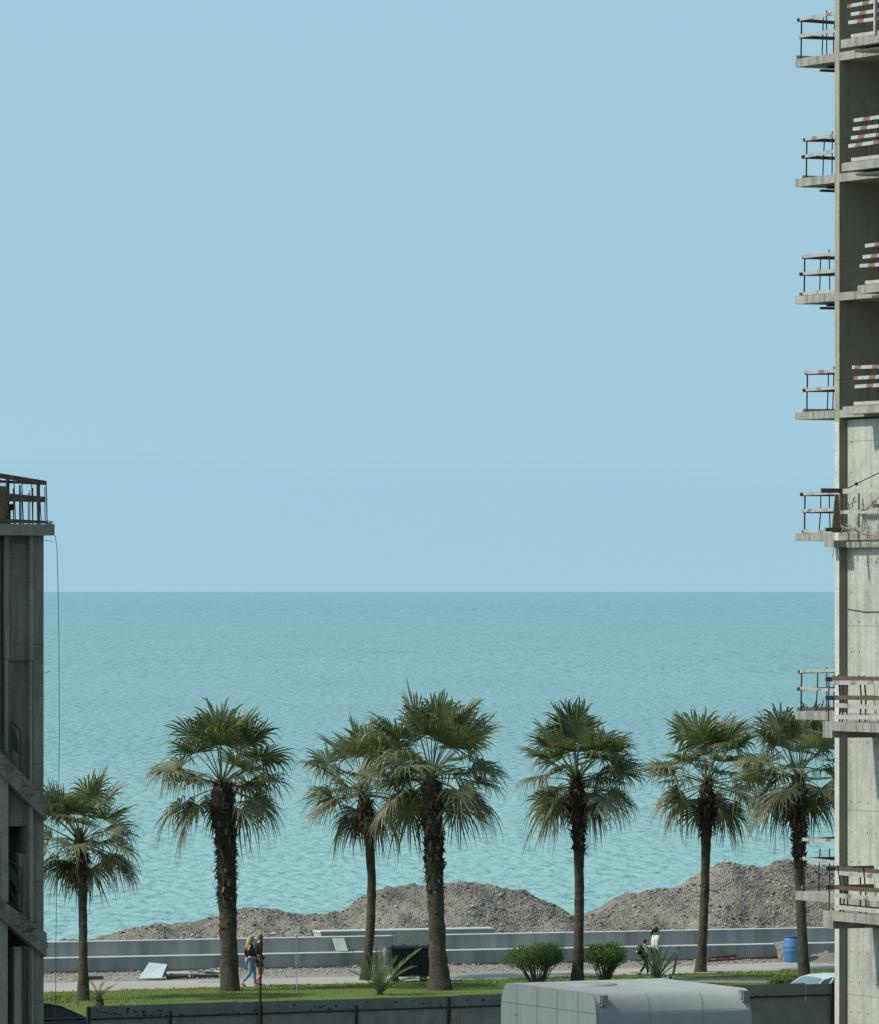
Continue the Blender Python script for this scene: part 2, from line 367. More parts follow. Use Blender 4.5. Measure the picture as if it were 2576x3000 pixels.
o = mb.build('grass', M['grass']); tag(o, kind='stuff')
def stone(mb, p, r, rn, base=None):
    g = rn.random(); k = .11+.36*g**1.9
    col = base or (k*1.0, k*.95, k*.84)
    c, s_ = math.cos(rn.uniform(0, 6.3)), 0
    a = rn.uniform(0, 6.28); M3 = Matrix.Rotation(a, 3, 'Z') @ Matrix.Rotation(rn.uniform(-.6, .6), 3, 'X')
    q = [M3 @ Vector((x*r*rn.uniform(.7, 1.3), y*r*rn.uniform(.6, 1.1), z*r*rn.uniform(.4, .8)))+Vector(p) for x, y, z in ((1,0,0),(0,1,0),(-1,0,0),(0,-1,0),(0,0,1),(0,0,-1))]
    mb.add(q, [(0,1,4),(1,2,4),(2,3,4),(3,0,4),(1,0,5),(2,1,5),(3,2,5),(0,3,5)], col=col)
# loose stones along the foot of the wall
mb = MB()
for i in range(3800):
    x = rnd.uniform(-15, 15); d = rnd.random()**1.4; y = wallY(x)-.1-d*4.6
    if d > .55 and rnd.random() < .55: continue
    cl = mn.noise(Vector((x*.6, y*.5, 2)))
    stone(mb, (x, y, .02+max(0, cl)*.1*(1-d)), rnd.uniform(.018, .045)+max(0, cl)*.07*rnd.random(), rnd, (lambda k: (k, k*.93, k*.8))(rnd.uniform(.22, .42)))
tag(mb.build('loose_stones', M['stone']), kind='stuff')
# ---------------------------------------------------------------- gravel heaps
PROF = [(150,2770),(185,2757),(205,2755),(235,2764),(275,2757),(330,2748),(400,2720),(460,2705),(500,2716),(540,2718),(600,2708),(650,2698),(720,2680),(800,2676),(860,2674),(1000,2678),(1022,2668),(1040,2648),(1080,2632),(1130,2606),(1240,2600),(1300,2592),(1340,2588),(1390,2592),(1420,2602),(1500,2603),(1540,2612),(1590,2640),(1640,2662),(1680,2682),(1690,2690)]
PROF2 = [(1660,2705),(1700,2688),(1740,2672),(1790,2645),(1840,2628),(1900,2610),(1960,2600),(2000,2590),(2040,2566),(2080,2548),(2110,2535),(2150,2528),(2200,2535),(2230,2540),(2280,2525),(2330,2530),(2400,2540),(2460,2548),(2600,2570),(2750,2640)]
def heap(prof, label, seed, flat):
    C = []
    for u, v in prof:
        Y = 215
        for _ in range(6): X = (u-U0)/F*Y; Y = wallY(X)+9
        C.append((X, H-(v-V0)*Y/F))
    x0, x1 = C[0][0]-.9, C[-1][0]+.9; C = [(x0, -.1)]+C+[(x1, -.1)]
    def crest(x):
        for (a, za), (b, zb) in zip(C, C[1:]):
            if a <= x <= b: return za+(zb-za)*(x-a)/(b-a)
        return -.1
    st = .09; nx = int((x1-x0)/st); ny = 165; vs = []; mb = MB()
    def hgt(x, y):
        c = max(crest(x), -.1); yc = wallY(x)+9+.8*mn.noise(Vector((x*.3, seed, 0)))
        wf = 6.6 if y < yc else 7.5
        t = min(1, abs(y-yc)/wf); prof_ = (1-t)**1.15 if y < yc else (1-t*t)**1.5
        base = (c+.12)*prof_-.12
        n = mn.fractal(Vector((x*.55, y*.55, seed)), 1, 2.1, 5)*.30+mn.fractal(Vector((x*2.3, y*2.3, seed)), .9, 2, 3)*.085
        k = min(1, max(0, (c+.1)/1.2))
        return base+n*k*(1 if t > .08 else .35+8*t)+mn.noise(Vector((x*6, y*6, seed)))*.03*k
    for j in range(ny+1):
        for i in range(nx+1):
            x = x0+(x1-x0)*i/nx; y = wallY(x)+1.9+15*j/ny
            vs.append((x, y, hgt(x, y)))
    n = nx+1
    mb.add(vs, [(j*n+i, j*n+i+1, (j+1)*n+i+1, (j+1)*n+i) for j in range(ny) for i in range(nx)])
    root = empty('gravel_heap', (0, 0, 0), 0, label, 'gravel heap', 'gravel heaps behind the sea wall')
    mb.build('heap_mass', M['heap'], root, smooth=True)
    ms = MB(); rn = random.Random(seed)
    for i in range(int(900*(x1-x0))):
        x = rn.uniform(x0+.5, x1-.5); y = wallY(x)+1.9+rn.uniform(0, 8.0)
        if flat and flat[0] < x < flat[1] and rn.random() < .75: continue
        cl = mn.noise(Vector((x*.5, y*.5, seed+3)))
        if rn.random() > .55+.8*cl: continue
        r = .016+.045*rn.random()**2.2+(.06 if rn.random() < .03 else 0)
        stone(ms, (x, y, hgt(x, y)+r*.25), r, rn)
    tag(ms.build('surface_stones', M['stone'], root), kind='stuff')
heap(PROF, 'long grey gravel heap behind the wall, low at left and humped in the middle', 11, (-2.0, .9))
heap(PROF2, 'tallest grey gravel heap at right, behind the wall and the blue barrel', 23, None)
# ---------------------------------------------------------------- sea wall (two steps), local x along the wall, y away from the camera
WR = math.atan(.3355); WO = Vector((0, wallY(0), 0))
def wl(X): return X/math.cos(WR)                     # world x on the wall line -> local x
def wu(u):                                           # photo column on the wall base -> local x
    Y = 210
    for _ in range(6): X = (u-U0)/F*Y; Y = wallY(X)
    return wl(X)
s = S('seawall_face'); b_ = (.31, .317, .31)
c = s.ramp(s.noise(.5, 6, .6), [(.3, tuple(x*.85 for x in b_)), (.7, tuple(x*1.12 for x in b_))])
c = s.mix(1.0, c, s.ramp(s.noise(1.6, 4, .5, (1, 1, .05)), [(.35, (.74,)*3), (.5, (1,)*3), (.7, (1.16,)*3)]), 'MULTIPLY')
fr = s.math('FRACT', s.math('DIVIDE', s.xyz()['X'], 1.25))
wn = s.n('ShaderNodeTexWhiteNoise', noise_dimensions='1D'); s.put(s.math('FLOOR', s.math('ADD', s.math('DIVIDE', s.xyz()['X'], 1.25), s.math('MULTIPLY', s.math('FLOOR', s.math('DIVIDE', s.xyz()['Z'], .502)), 91.3))), wn.inputs['W'])
c = s.mix(1.0, c, s.ramp(wn.outputs['Value'], [(0, (.84, .85, .86)), (1, (1.1, 1.1, 1.1))]), 'MULTIPLY')
c = s.mix(s.math('MULTIPLY', s.math('LESS_THAN', fr, .014), .4), c, (.10, .11, .115))
c = s.mix(1.0, c, s.ramp(s.noise(18, 5, .7), [(.3, (.86,)*3), (.65, (1.05,)*3)]), 'MULTIPLY')
c = s.mix(s.range(s.xyz()['Z'], .03, .1, .75, 0), c, (.09, .075, .06))
M['seawall'] = s.out(c, .85, .25)
M['coping'] = simple('pale_coping', (.50, .50, .47), .85, .12, 3)
def step_wall(name, x0, x1, label):
    r = empty(name, WO, WR, label, 'sea wall')
    xm0 = x0
    MB().box(x0, x1, 0, 1.4, -.3, .50).build('lower_step', M['seawall'], r)
    MB().box(x0, x1, .72, 1.2, .50, .999).build('upper_step', M['seawall'], r)
    MB().box(x0-.01, x1+.01, -.006, .717, .503, .516).build('ledge', M['coping'], r)
    MB().box(x0-.01, x1+.01, .713, 1.21, 1.002, 1.015).build('coping', M['coping'], r)
    return r
step_wall('sea_wall', -60, wu(1172), 'long grey stepped concrete sea wall left of the dumpster')
rw = step_wall('sea_wall', wu(1303), 60, 'grey stepped concrete sea wall running right behind the bushes and barrel')
r = empty('landing_wall', WO, WR, 'pale concrete block wall set back behind the black dumpster', 'concrete wall')
MB().box(wu(1002), wu(1516), 2.4, 3.2, 0, 1.06).build('block', M['conc_light'], r)
MB().box(wu(1002)-.03, wu(1516)+.03, 2.36, 3.24, 1.063, 1.12).build('top_slab', M['coping'], r)
a = wu(996)
o = MB().prism([(a, .40, .545), (a+.42, .40, .545), (a+.36, .66, .975), (a-.05, .66, .975)], (0, .06, 0)).build('leaning_slab', M['coping'])
o.location = WO; o.rotation_euler = (0, 0, WR); tag(o, 'pale concrete slab leaning on the upper step of the left wall', 'slab')
# ---------------------------------------------------------------- fan palms
LEAFN = 0
def fan_leaf(mb, org, az, el, Lp, Lb, rn, green, old, bend, K=32):
    """one fan leaf: stalk, then a pleated half disc of blades whose tips hang"""
    hd = Vector((math.cos(az), math.sin(az), 0)); up = Vector((0, 0, 1))
    p = Vector(org); pts = [p.copy()]; e = el
    for i in range(4):
        e -= bend/4; d = hd*math.cos(e)+up*math.sin(e); p = p+d*(Lp/4); pts.append(p.copy())
    stalk = tuple(x*1.25 for x in green) if old < .75 else (.20, .16, .085)
    mb.tube(pts, [.026, .022, .018, .015, .012], 4, 1, stalk, False)
    e -= bend*.25; d = (hd*math.cos(e)+up*math.sin(e)).normalized()
    sd_ = up.cross(hd).normalized(); roll = rn.gauss(0, .35)
    sd_ = (Matrix.Rotation(roll, 3, d) @ sd_).normalized(); nr = d.cross(sd_)*-1
    if nr.z < 0 and e > -1.2: nr = -nr
    span = R(rn.uniform(105, 128)); dphi = 2*span/K
    dro = (.06+.24*old+rn.uniform(0, .30)**1.3)*Lb
    cup = rn.uniform(.08, .3)
    for j in range(K):
        ph = -span+dphi*(j+.5)+rn.gauss(0, .02)
        L = Lb*(.70+.30*math.cos(ph*.55))*rn.uniform(.78, 1.12)
        sdir = (d*math.cos(ph)+sd_*math.sin(ph)+nr*cup*abs(math.sin(ph))).normalized()
        cr = sdir.cross(nr).normalized()
        tdro = dro*rn.uniform(.4, 1.8); tw = rn.gauss(0, .12)
        vs = []; cs = []
        hgt_ = (.02, .28, .50, .68, .86, 1.0)
        for r in hgt_:
            w_ = L*r*math.tan(dphi/2)*1.06 if r <= .42 else L*.42*math.tan(dphi/2)*1.06*max(0, 1-(r-.42)/.58)**.8
            w_ = max(w_, .003)
            q = max(0, r-.38)/.62
            c_ = pts[-1]+sdir*(L*r*(1-.18*q*q))+Vector((0, 0, -tdro*q**2.0))+cr*(tw*L*q*q)
            vs += [c_-cr*w_, c_+nr*(w_*.55), c_+cr*w_]
            tp = max(0, (r-.55)/.45)*(.35+.5*old)
            straw = (.25, .215, .125) if old < .8 else (.19, .135, .075)
            k = rn.uniform(.92, 1.08)
            cc = tuple((g*(1-tp)+s_*tp)*k for g, s_ in zip(green, straw))
            cs += [cc]*3
        b = len(mb.v); n = len(hgt_)
        mb.v += [tuple(x) for x in vs]; mb.c += cs
        for i in range(n-1):
            a0 = b+i*3
            mb.f += [(a0, a0+1, a0+4, a0+3), (a0+1, a0+2, a0+5, a0+4)]; mb.m += [0, 0]
GREENS = [(.112, .135, .060), (.146, .165, .080), (.088, .112, .050), (.20, .213, .126), (.17, .183, .112)]
def fan_palm(path, base_w, mid_w, top_w, heart, rad, seed, label, boots=None, nleaf=46, skirt=5, up=82, lowel=-58, collar=1.0, sx=1.0):
    """path: trunk centre line in photo pixels from the foot up, all at the depth of the foot"""
    rn = random.Random(seed); b = gp(*path[0]); Y = b.y; k = F/Y
    root = empty('fan_palm', b, 0, label, 'palm tree', 'fan palms along the promenade')
    def loc(u, v): return pt(u, v, Y)-b
    P = [loc(*q) for q in path]+[loc(*heart)]
    zt = P[-1].z; n = 70; mb = MB(); ns = 16; vs = []; cs = []
    def centre(z):
        for i in range(len(P)-1):
            if z <= P[i+1].z or i == len(P)-2:
                t = (z-P[i].z)/(P[i+1].z-P[i].z); return P[i].lerp(P[i+1], t)
    bz0, bz1 = (loc(0, boots[0]).z, loc(0, boots[1]).z) if boots else (zt-1.2, zt)
    def radius(z):
        t = z/zt; fl = math.exp(-z/.55)
        r_ = mid_w+(base_w-mid_w)*fl+(top_w-mid_w)*max(0, (t-.55)/.45)
        return r_/k/2*(1-.55*min(1, max(0, (z-(zt-.45))/.45))**1.5)
    for i in range(n+1):
        z = -.12+(zt+.05)*i/n; c_ = centre(max(z, 0)); r_ = radius(max(0, z))
        for a in range(ns):
            an = 2*math.pi*a/ns
            rr = r_*(1+.13*mn.noise(Vector((math.cos(an)*1.6, math.sin(an)*1.6, z*3.5+seed)))+.03*mn.noise(Vector((math.cos(an), math.sin(an), z*14+seed))))
            if z > bz0-.5: rr *= 1+.16*rn.random()*min(1, (z-bz0+.5)/.5)
            vs.append((c_.x+rr*math.cos(an), c_.y+rr*math.sin(an), z))
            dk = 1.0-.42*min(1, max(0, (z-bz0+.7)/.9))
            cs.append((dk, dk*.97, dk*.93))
    b0 = len(mb.v); mb.v += vs; mb.c += cs
    for i in range(n):
        for a in range(ns): mb.f.append((i*ns+a, i*ns+(a+1) % ns, (i+1)*ns+(a+1) % ns, (i+1)*ns+a)); mb.m.append(0)
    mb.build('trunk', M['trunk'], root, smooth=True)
    # ragged old leaf bases
    mb = MB(); cnt = int(110*(bz1-bz0)*mid_w/45)
    for i in range(int(cnt*1.18) if mid_w > 40 else cnt):
        z = bz0+(bz1-bz0)*rn.random() if i < cnt else bz0-1.1*rn.random()**1.8; sml = 1 if i < cnt else .6
        an = rn.uniform(0, 6.28); c_ = centre(z); r_ = radius(z)*.76
        o_ = Vector((math.cos(an), math.sin(an), 0)); t_ = Vector((-math.sin(an), math.cos(an), 0))
        L = sml*rn.uniform(.1, .24)*(1+.5*rn.random()); w_ = rn.uniform(.035, .085); upk = rn.choice([.9, .5, 1.2, -.5, -1.0])
        p0 = c_+o_*r_; p1 = p0+o_*(L*.75)+Vector((0, 0, L*upk))
        g = rn.uniform(.5, 1.3); colr = (.062*g, .045*g, .034*g) if rn.random() < .85 else (.17, .14, .10)
        mb.add([p0-t_*w_+Vector((0, 0, -.05)), p0+t_*w_+Vector((0, 0, -.05)), p0+t_*w_*.8+Vector((0, 0, .06)), p0-t_*w_*.8+Vector((0, 0, .06)), p1-t_*w_*.5, p1+t_*w_*.4],
               [(0, 1, 5, 4), (2, 3, 4, 5), (1, 2, 5), (3, 0, 4)], col=colr)
    for i in range(int(26*collar)):      # a few hanging dry strips
        z = bz0+(bz1-bz0)*(.35+.65*rn.random()); an = rn.uniform(0, 6.28); c_ = centre(z); r_ = radius(z)
        o_ = Vector((math.cos(an), math.sin(an), 0)); t_ = Vector((-math.sin(an), math.cos(an), 0)); L = rn.uniform(.2, .55); w_ = rn.uniform(.015, .04)
        p0 = c_+o_*r_; p1 = p0+o_*rn.uniform(.05, .16)-Vector((0, 0, L*.4)); p2 = p1+o_*.03-Vector((0, 0, L*.6)); g = rn.uniform(.6, 1.2)
        mb.add([p0-t_*w_, p0+t_*w_, p1-t_*w_, p1+t_*w_, p2], [(0, 1, 3, 2), (2, 3, 4)], col=(.10*g, .07*g, .05*g))
    mb.build('leaf_bases', M['boot'], root)
    # crown
    mb = MB(); hp = P[-1]; s_ = rad/k
    a0 = rn.uniform(0, 6.28)
    for i in range(nleaf):
        t = (i+.5)/nleaf; az = a0+i*2.39996+rn.gauss(0, .18)
        el = R(up+(lowel-up)*t**.78+rn.gauss(0, 11))
        if t > .40 and math.cos(az+math.pi/2) > .55 and (t > .62 or rn.random() < .6): continue
        org = hp+Vector((math.cos(az)*.07, math.sin(az)*.07, .08-.36*t*collar))
        Lp = s_*(.42+.16*math.sin(math.pi*min(1, t*1.1)))*rn.uniform(.85, 1.15); Lb = s_*rn.uniform(.50, .64)
        gf = max(0, 1-t/.4); Lp *= 1+.42*gf; Lb *= 1+.2*gf
        g = rn.choice(GREENS); kk = rn.uniform(.85, 1.2); g = tuple(x*kk for x in g)
        if t > .8: f_ = (t-.8)/.2*.55; g = tuple(x*(1-f_)+y*f_ for x, y in zip(g, (.155, .12, .06)))
        fan_leaf(mb, org, az, el, Lp, Lb, rn, g, t, R(7+22*t+rn.gauss(0, 7)))
    mb.build('crown', [M['leaf'], M['leaf']], root)
    if skirt:
        mb = MB()
        for i in range(skirt):
            az = math.pi/2+(i-(skirt-1)/2)*1.15+rn.gauss(0, .3)
            fan_leaf(mb, hp+Vector((math.cos(az)*.08, math.sin(az)*.08, -.45-.3*rn.random())), az, R(-62+rn.gauss(0, 6)), s_*.22, s_*.34, rn, (.115, .082, .05), 1.0, R(20), 20)
        mb.build('dead_fronds', [M['leaf'], M['leaf']], root)
    return root
fan_palm([(244,2938),(244,2800),(242,2600),(240,2500)], 46, 25, 27, (236,2462), 196, 101, 'short fan palm with the lowest crown, beside the dark left building', (2560,2450), 42, 2, 82, -30)
fan_palm([(675,2908),(668,2700),(663,2500),(655,2380)], 62, 50, 62, (650,2285), 212, 202, 'stout fan palm with shaggy upper trunk, left of the walking couple', (2640,2300), 46, 2, 84, -18, 1.3)
fan_palm([(1070,2873),(1086,2720),(1090,2580),(1080,2430)], 38, 26, 34, (1066,2312), 198, 303, 'slender fan palm with gently bent trunk, left of the black dumpster', (2440,2320), 44, 3, 78, -28)
fan_palm([(1290,2910),(1283,2780),(1273,2560),(1268,2380)], 84, 48, 52, (1265,2268), 232, 404, 'tallest fan palm with thick spiky trunk, right of the black dumpster', (2570,2310), 54, 1, 86, -20)
fan_palm([(1691,2884),(1698,2700),(1697,2520),(1693,2380)], 46, 28, 38, (1690,2275), 198, 505, 'fan palm growing between the two rounded green bushes', (2500,2270), 46, 2, 86, -22, 1.2)
fan_palm([(2053,2849),(2062,2700),(2068,2520),(2070,2400)], 38, 26, 36, (2072,2285), 194, 606, 'fan palm rising in front of the gravel slope, right of the woman in white', (2440,2290), 44, 3, 80, -28, 1.1)
fan_palm([(2358,2884),(2350,2720),(2344,2560),(2342,2420)], 46, 29, 44, (2338,2268), 200, 707, 'fan palm beside the blue barrel, crown partly behind the right tower', (2540,2270), 46, 3, 84, -28, 1.2)
# ---------------------------------------------------------------- feather-leaved small palms
def frond(mb, org, az, el, L, bend, wid, rn, n=20, g=(.09, .125, .045), vee=.5):
    hd = Vector((math.cos(az), math.sin(az), 0)); up = Vector((0, 0, 1)); p = Vector(org); e = el; pts = [p.copy()]; ds = []
    for i in range(n):
        e -= bend/n; d = hd*math.cos(e)+up*math.sin(e); ds.append(d); p = p+d*(L/n); pts.append(p.copy())
    mb.tube(pts, [.016*(1-i/(n+4)) for i in range(n+1)], 4, 1, tuple(x*1.5 for x in g), False)
    sd_ = up.cross(hd)
    for i in range(2, n):
        t = i/n; wl_ = wid*math.sin(math.pi*(.12+.82*t))**.7
        for sgn in (-1, 1):
            nr = sd_.cross(ds[i])
            if nr.z < 0: nr = -nr
            ld = (ds[i]*1.0+sd_*sgn*.55+nr*vee*.7*rn.uniform(.6, 1.3)).normalized(); c = pts[i]; q = c+ld*wl_*rn.uniform(.85, 1.1)-Vector((0, 0, .12*wl_))
            m_ = c.lerp(q, .5); wv_ = ds[i]*(L/n*.62); k = rn.uniform(.7, 1.4)
            mb.add([c-wv_*.5, c+wv_*.5, m_+wv_*.6, q, m_-wv_*.6], [(0, 1, 2, 4), (4, 2, 3)], 0, tuple(x*k for x in g))
def small_palm(u, v, label, spec, trunk_h, trunk_r, seed, g=(.085, .12, .045), name='young_palm', size=1.0):
    rn = random.Random(seed); b = gp(u, v); root = empty(name, b, 0, label, 'young palm')
    mb = MB(); mb.lathe([(trunk_r*1.1, -.05), (trunk_r*1.25, trunk_h*.3), (trunk_r, trunk_h*.8), (trunk_r*.5, trunk_h+.06)], n=10, col=(.10, .085, .06))
    for i in range(40):
        a = rn.uniform(0, 6.28); z = trunk_h*rn.random(); o_ = Vector((math.cos(a), math.sin(a), 0)); t_ = Vector((-o_.y, o_.x, 0)); p0 = o_*trunk_r+Vector((0, 0, z)); gg = rn.uniform(.5, 1.6)
        mb.add([p0-t_*.04, p0+t_*.04, p0+o_*.08+Vector((0, 0, .11))], [(0, 1, 2)], col=(.1*gg, .085*gg, .055*gg))
    mb.build('trunk', M['boot'], root)
    mb = MB()
    for az, el, L, bend, wid in spec: frond(mb, (0, 0, trunk_h*.9), R(az), R(el), L*size, R(bend), wid*1.25, rn, 34, tuple(x*rn.uniform(.85, 1.4) for x in g))
    mb.build('fronds', [M['leaf'], M['leaf']], root)
small_palm(288, 2960, 'stubby young palm with few short fronds, beside the shortest palm', [(150,72,.62,30,.18),(170,50,.45,30,.16),(20,40,.75,10,.16),(0,62,.55,45,.2),(60,70,.6,30,.15),(-60,60,.45,60,.2),(250,50,.4,60,.16),(100,30,.45,40,.15)], .42, .15, 31, (.12, .125, .06))
small_palm(1113, 2926, 'young feather palm on the lawn in front of the dumpster', [(172,68,1.45,38,.36),(150,75,1.5,45,.34),(8,62,1.75,28,.34),(-12,50,1.5,62,.34),(100,82,1.35,18,.32),(80,80,1.4,22,.32),(195,58,1.15,40,.34),(-70,72,1.15,50,.36),(250,66,1.15,50,.36),(30,56,1.45,45,.3),(-40,70,1.3,20,.3),(210,80,1.3,18,.3)], .12, .10, 32, (.115, .15, .075), 'young_palm', 1.13)
small_palm(1925, 2878, 'bushy spiky young palm in front of the woman in white', [(180-15,30,.85,35,.24),(160,58,1.1,20,.2),(140,75,1.1,15,.2),(20,40,.95,15,.22),(10,60,1.15,12,.2),(0,25,.8,30,.22),(60,80,1.05,10,.2),(100,70,1.05,10,.2),(200,50,1.0,20,.22),(-30,55,1.05,20,.22),(-60,66,.85,20,.2),(-100,60,.85,20,.2),(230,60,.9,20,.2),(40,48,1.1,10,.2),(180,68,1.15,12,.2),(-10,72,1.1,8,.2),(188,15,.85,30,.2)], .1, .1, 33, (.13, .185, .075), 'young_palm', 1.08)
# ---------------------------------------------------------------- bushes
def bush(u, v, wid, hgt, label, seed, nl=5200, flatb=.27, name='bush', bright=1.0):
    rn = random.Random(seed); b = gp(u, v); root = empty(name, b, 0, label, 'bush', 'bushes on the lawn')
    rx, rz = wid/2, hgt*(1-flatb)/2; cz = hgt*flatb+rz
    lobes = [(rn.uniform(-.55, .55)*rx, rn.uniform(-.5, .5)*rx, cz+rn.uniform(-.1, .35)*rz, rn.uniform(.42, .62)) for _ in range(9)]+[(0, 0, cz, .8)]
    mb = MB()
    for i in range(34):
        a = rn.uniform(0, 6.28); q = rn.random()**.6; x, y = rx*q*.85*math.cos(a), rx*q*.85*math.sin(a); z = cz-rz*.15+rn.uniform(0, .5)*rz
        mb.tube([(x*.16, y*.16, -.03), (x*.5+rn.gauss(0, .04), y*.5, z*.45), (x, y, z)], [.022, .015, .007], 4)
        for q in range(2): mb.tube([(x*.55, y*.55, z*.5), (x*rn.uniform(.5, 1.1), y*rn.uniform(.5, 1.1), z*rn.uniform(.8, 1.05))], [.011, .005], 3)
    mb.build('stems', M['stem'], root)
    mb = MB()
    for i in range(nl):
        lx, ly, lz, lr = lobes[rn.randrange(len(lobes))]
        d = Vector((rn.gauss(0, 1), rn.gauss(0, 1), rn.gauss(0, 1))).normalized(); q = rn.uniform(.55, 1.05)
        p = Vector((lx+d.x*rx*lr*q, ly+d.y*rx*lr*q, lz+d.z*rz*lr*1.15*q))
        if p.z < hgt*flatb*.75: continue
        hfrac = (p.z-hgt*flatb)/(hgt*(1-flatb)); k = rn.uniform(.65, 1.3)*bright
        young = max(0, min(1, (hfrac-.45)*1.6))*rn.random()  # sunlit top painted into the leaf colour, lighter and yellower with height
        col = tuple((a_*(1-young)+b2*young)*k for a_, b2 in zip((.095, .14, .038), (.24, .31, .06)))
        L = rn.uniform(.035, .075); ax = Vector((rn.gauss(0, .6), rn.gauss(0, .6), rn.uniform(.1, 1))).normalized(); sd_ = ax.orthogonal().normalized(); sd_ = Matrix.Rotation(rn.uniform(0, 6.28), 3, ax) @ sd_
        mb.add([p, p+ax*L*.5+sd_*L*.28, p+ax*L, p+ax*L*.5-sd_*L*.28], [(0, 1, 2, 3)], 0, col)
    mb.build('foliage', M['foliage'], root)
bush(1572, 2886, 2.15, 1.47, 'wider rounded green bush left of the palm, above the cabin roof', 41, 11500, .22)
bush(1772, 2882, 1.55, 1.42, 'narrower rounded green bush right of the palm, above the cabin roof', 42, 8800, .22)
bush(2293, 2898, .95, .46, 'small low leafy shrub at the foot of the rightmost palm', 43, 1500, .05, 'bush', 1.15)
# ---------------------------------------------------------------- right tower; local x = away to the right (b), y = away to the far left (a)
GR = math.atan2(.447, .894)
def place(u, Y): return Vector(((u-U0)/F*Y, Y, 0))
def frame(o):
    inv = Matrix.Rotation(-GR, 3, 'Z')
    def L(u, Y): q = inv @ (place(u, Y)-o); return q.x, q.y
    return L
def zv(v, Y): return H-(v-V0)*Y/F
TO = place(2460, 160)
tower = empty('tower_under_construction', TO, GR, 'unfinished pale concrete tower at right with open floors and plank railings', 'building')
L = frame(TO)
ROOFZ = 32.0
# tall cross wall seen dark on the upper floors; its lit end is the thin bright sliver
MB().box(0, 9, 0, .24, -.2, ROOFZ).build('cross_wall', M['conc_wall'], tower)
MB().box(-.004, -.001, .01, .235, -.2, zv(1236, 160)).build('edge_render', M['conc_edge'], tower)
ZL = zv(1231, 160.6)
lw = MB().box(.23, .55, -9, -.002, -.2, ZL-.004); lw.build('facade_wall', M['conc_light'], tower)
MB().box(5.2, 5.6, -9, -.01, ZL, ROOFZ).build('inner_wall', M['conc_wall'], tower)
TOPS = [173, 524, 868, 1208, 1563, 2083, 2611]; BOTS = [197, 548, 891, 1230, 1585, 2107, 2636]
xc, yc = L(2331, 160+.894*2.3)
YC = 160+.894*2.3
EXTRA = [(-178, -154)]
def board(par, x0, x1, y0, y1, z0, z1, m, tilt=0, name='board'):
    mb = MB()
    vs = [(x0,y0,z0),(x1,y0,z0),(x1,y1,z0),(x0,y1,z0),(x0,y0,z1),(x1,y0,z1),(x1,y1,z1),(x0,y1,z1)]
    lx = abs(x1-x0) > abs(y1-y0)
    vs = [(x, y, z+tilt*((x-x0) if lx else (y1-y))) for x, y, z in vs]
    mb.add(vs, [(0,3,2,1),(4,5,6,7),(0,1,5,4),(1,2,6,5),(2,3,7,6),(3,0,4,7)])
    return mb.build(name, m, par)
rn = random.Random(77)
SL2 = {0: (2464, 157.5), 1: (2466, 157.5), 2: (2513, 157.3), 3: (2470, 158.6)}
LOW2 = {5: (2410, 158.3, 2113, 2140, 2161), 6: (2412, 158.3, 2668, 2695, 2719)}
RAILU = [2344, 2382, 2374, 2384, 2375, 2361, 2372]
LVL = []
for i, (vt, vb) in enumerate(list(zip(TOPS, BOTS))+EXTRA):
    zt, zb = zv(vt, YC), zv(vb, YC)
    sl = MB()
    sl.box(xc, -.003, .243, yc, zb, zt); sl.box(xc, 7, -9, -.003, zb, zt) if i not in (5, 6) else sl.box(xc, .228, -9, -.003, zb, zt)
    sl.box(.002, 7, .243, yc, zb, zt)
    sl.build('floor_slab', M['conc_slab'], tower)
    LVL.append((zt, zb))
    if i > 6: continue
    # outer railing round the free end of the slab
    xr, _ = L(RAILU[i], YC-.3); yr = yc-.12; xr = max(xr, xc+.1)
    posts = Rods(); r_ = .016
    nb = [1.03, .58, .05] if i != 6 else [1.35, .85, .1]
    hp = [1.12, 1.2, 1.3]
    posts.tube([(xr, yr, zt-.05), (xr+.02, yr, zt+1.08)], r_*1.3, 6)
    for q, xx in enumerate((xr+.45+.25*rn.random(), xr+.95+.2*rn.random(), xr+1.6)):
        posts.tube([(xx-.04*rn.random(), yr, zt-.05), (xx+.05*rn.gauss(0, 1), yr, zt+.6), (xx+.03, yr, zt+hp[q % 3])], r_, 6)
    for q, yy in enumerate((yr-1.35,)):
        posts.tube([(xr, yy, zt-.05), (xr+.02*rn.gauss(0, 1), yy, zt+hp[q]+.05)], r_, 6)
    rail = posts.build('guard_railing', M['rebar'], tower)
    for q, hb in enumerate(nb):
        ext = rn.uniform(.02, .14)
        board(rail, xr-ext, xr+2.6, yr+.02, yr+.05, zt+hb-.045, zt+hb+.045, M['darkwood'] if q < 2 else M['paleboard'], rn.gauss(0, .012))
        if q < 2 or i in (2, 4): board(rail, xr-.05, xr-.018, .30, yr-.02, zt+hb-.025, zt+hb+.062, M['striped'], rn.gauss(0, .015))
    # small steel props and planks left hanging under the slab end
    if i < 3:
        pl = MB(); x2 = xc+.75+.2*rn.random()
        pl.box(x2, .3, yc-.9, yc-.75, zb-.16, zb-.10); pl.box(x2+.35, .3, yc-1.2, yc-1.1, zb-.10, zb-.02)
        for q in range(5): pl.box(x2+.55+.1*q, x2+.60+.1*q, yc-.92, yc-.84, zb-.24 if q == 0 else zb-.14, zb-.005)
        pl.build('formwork_planks', M['darkwood'], tower)
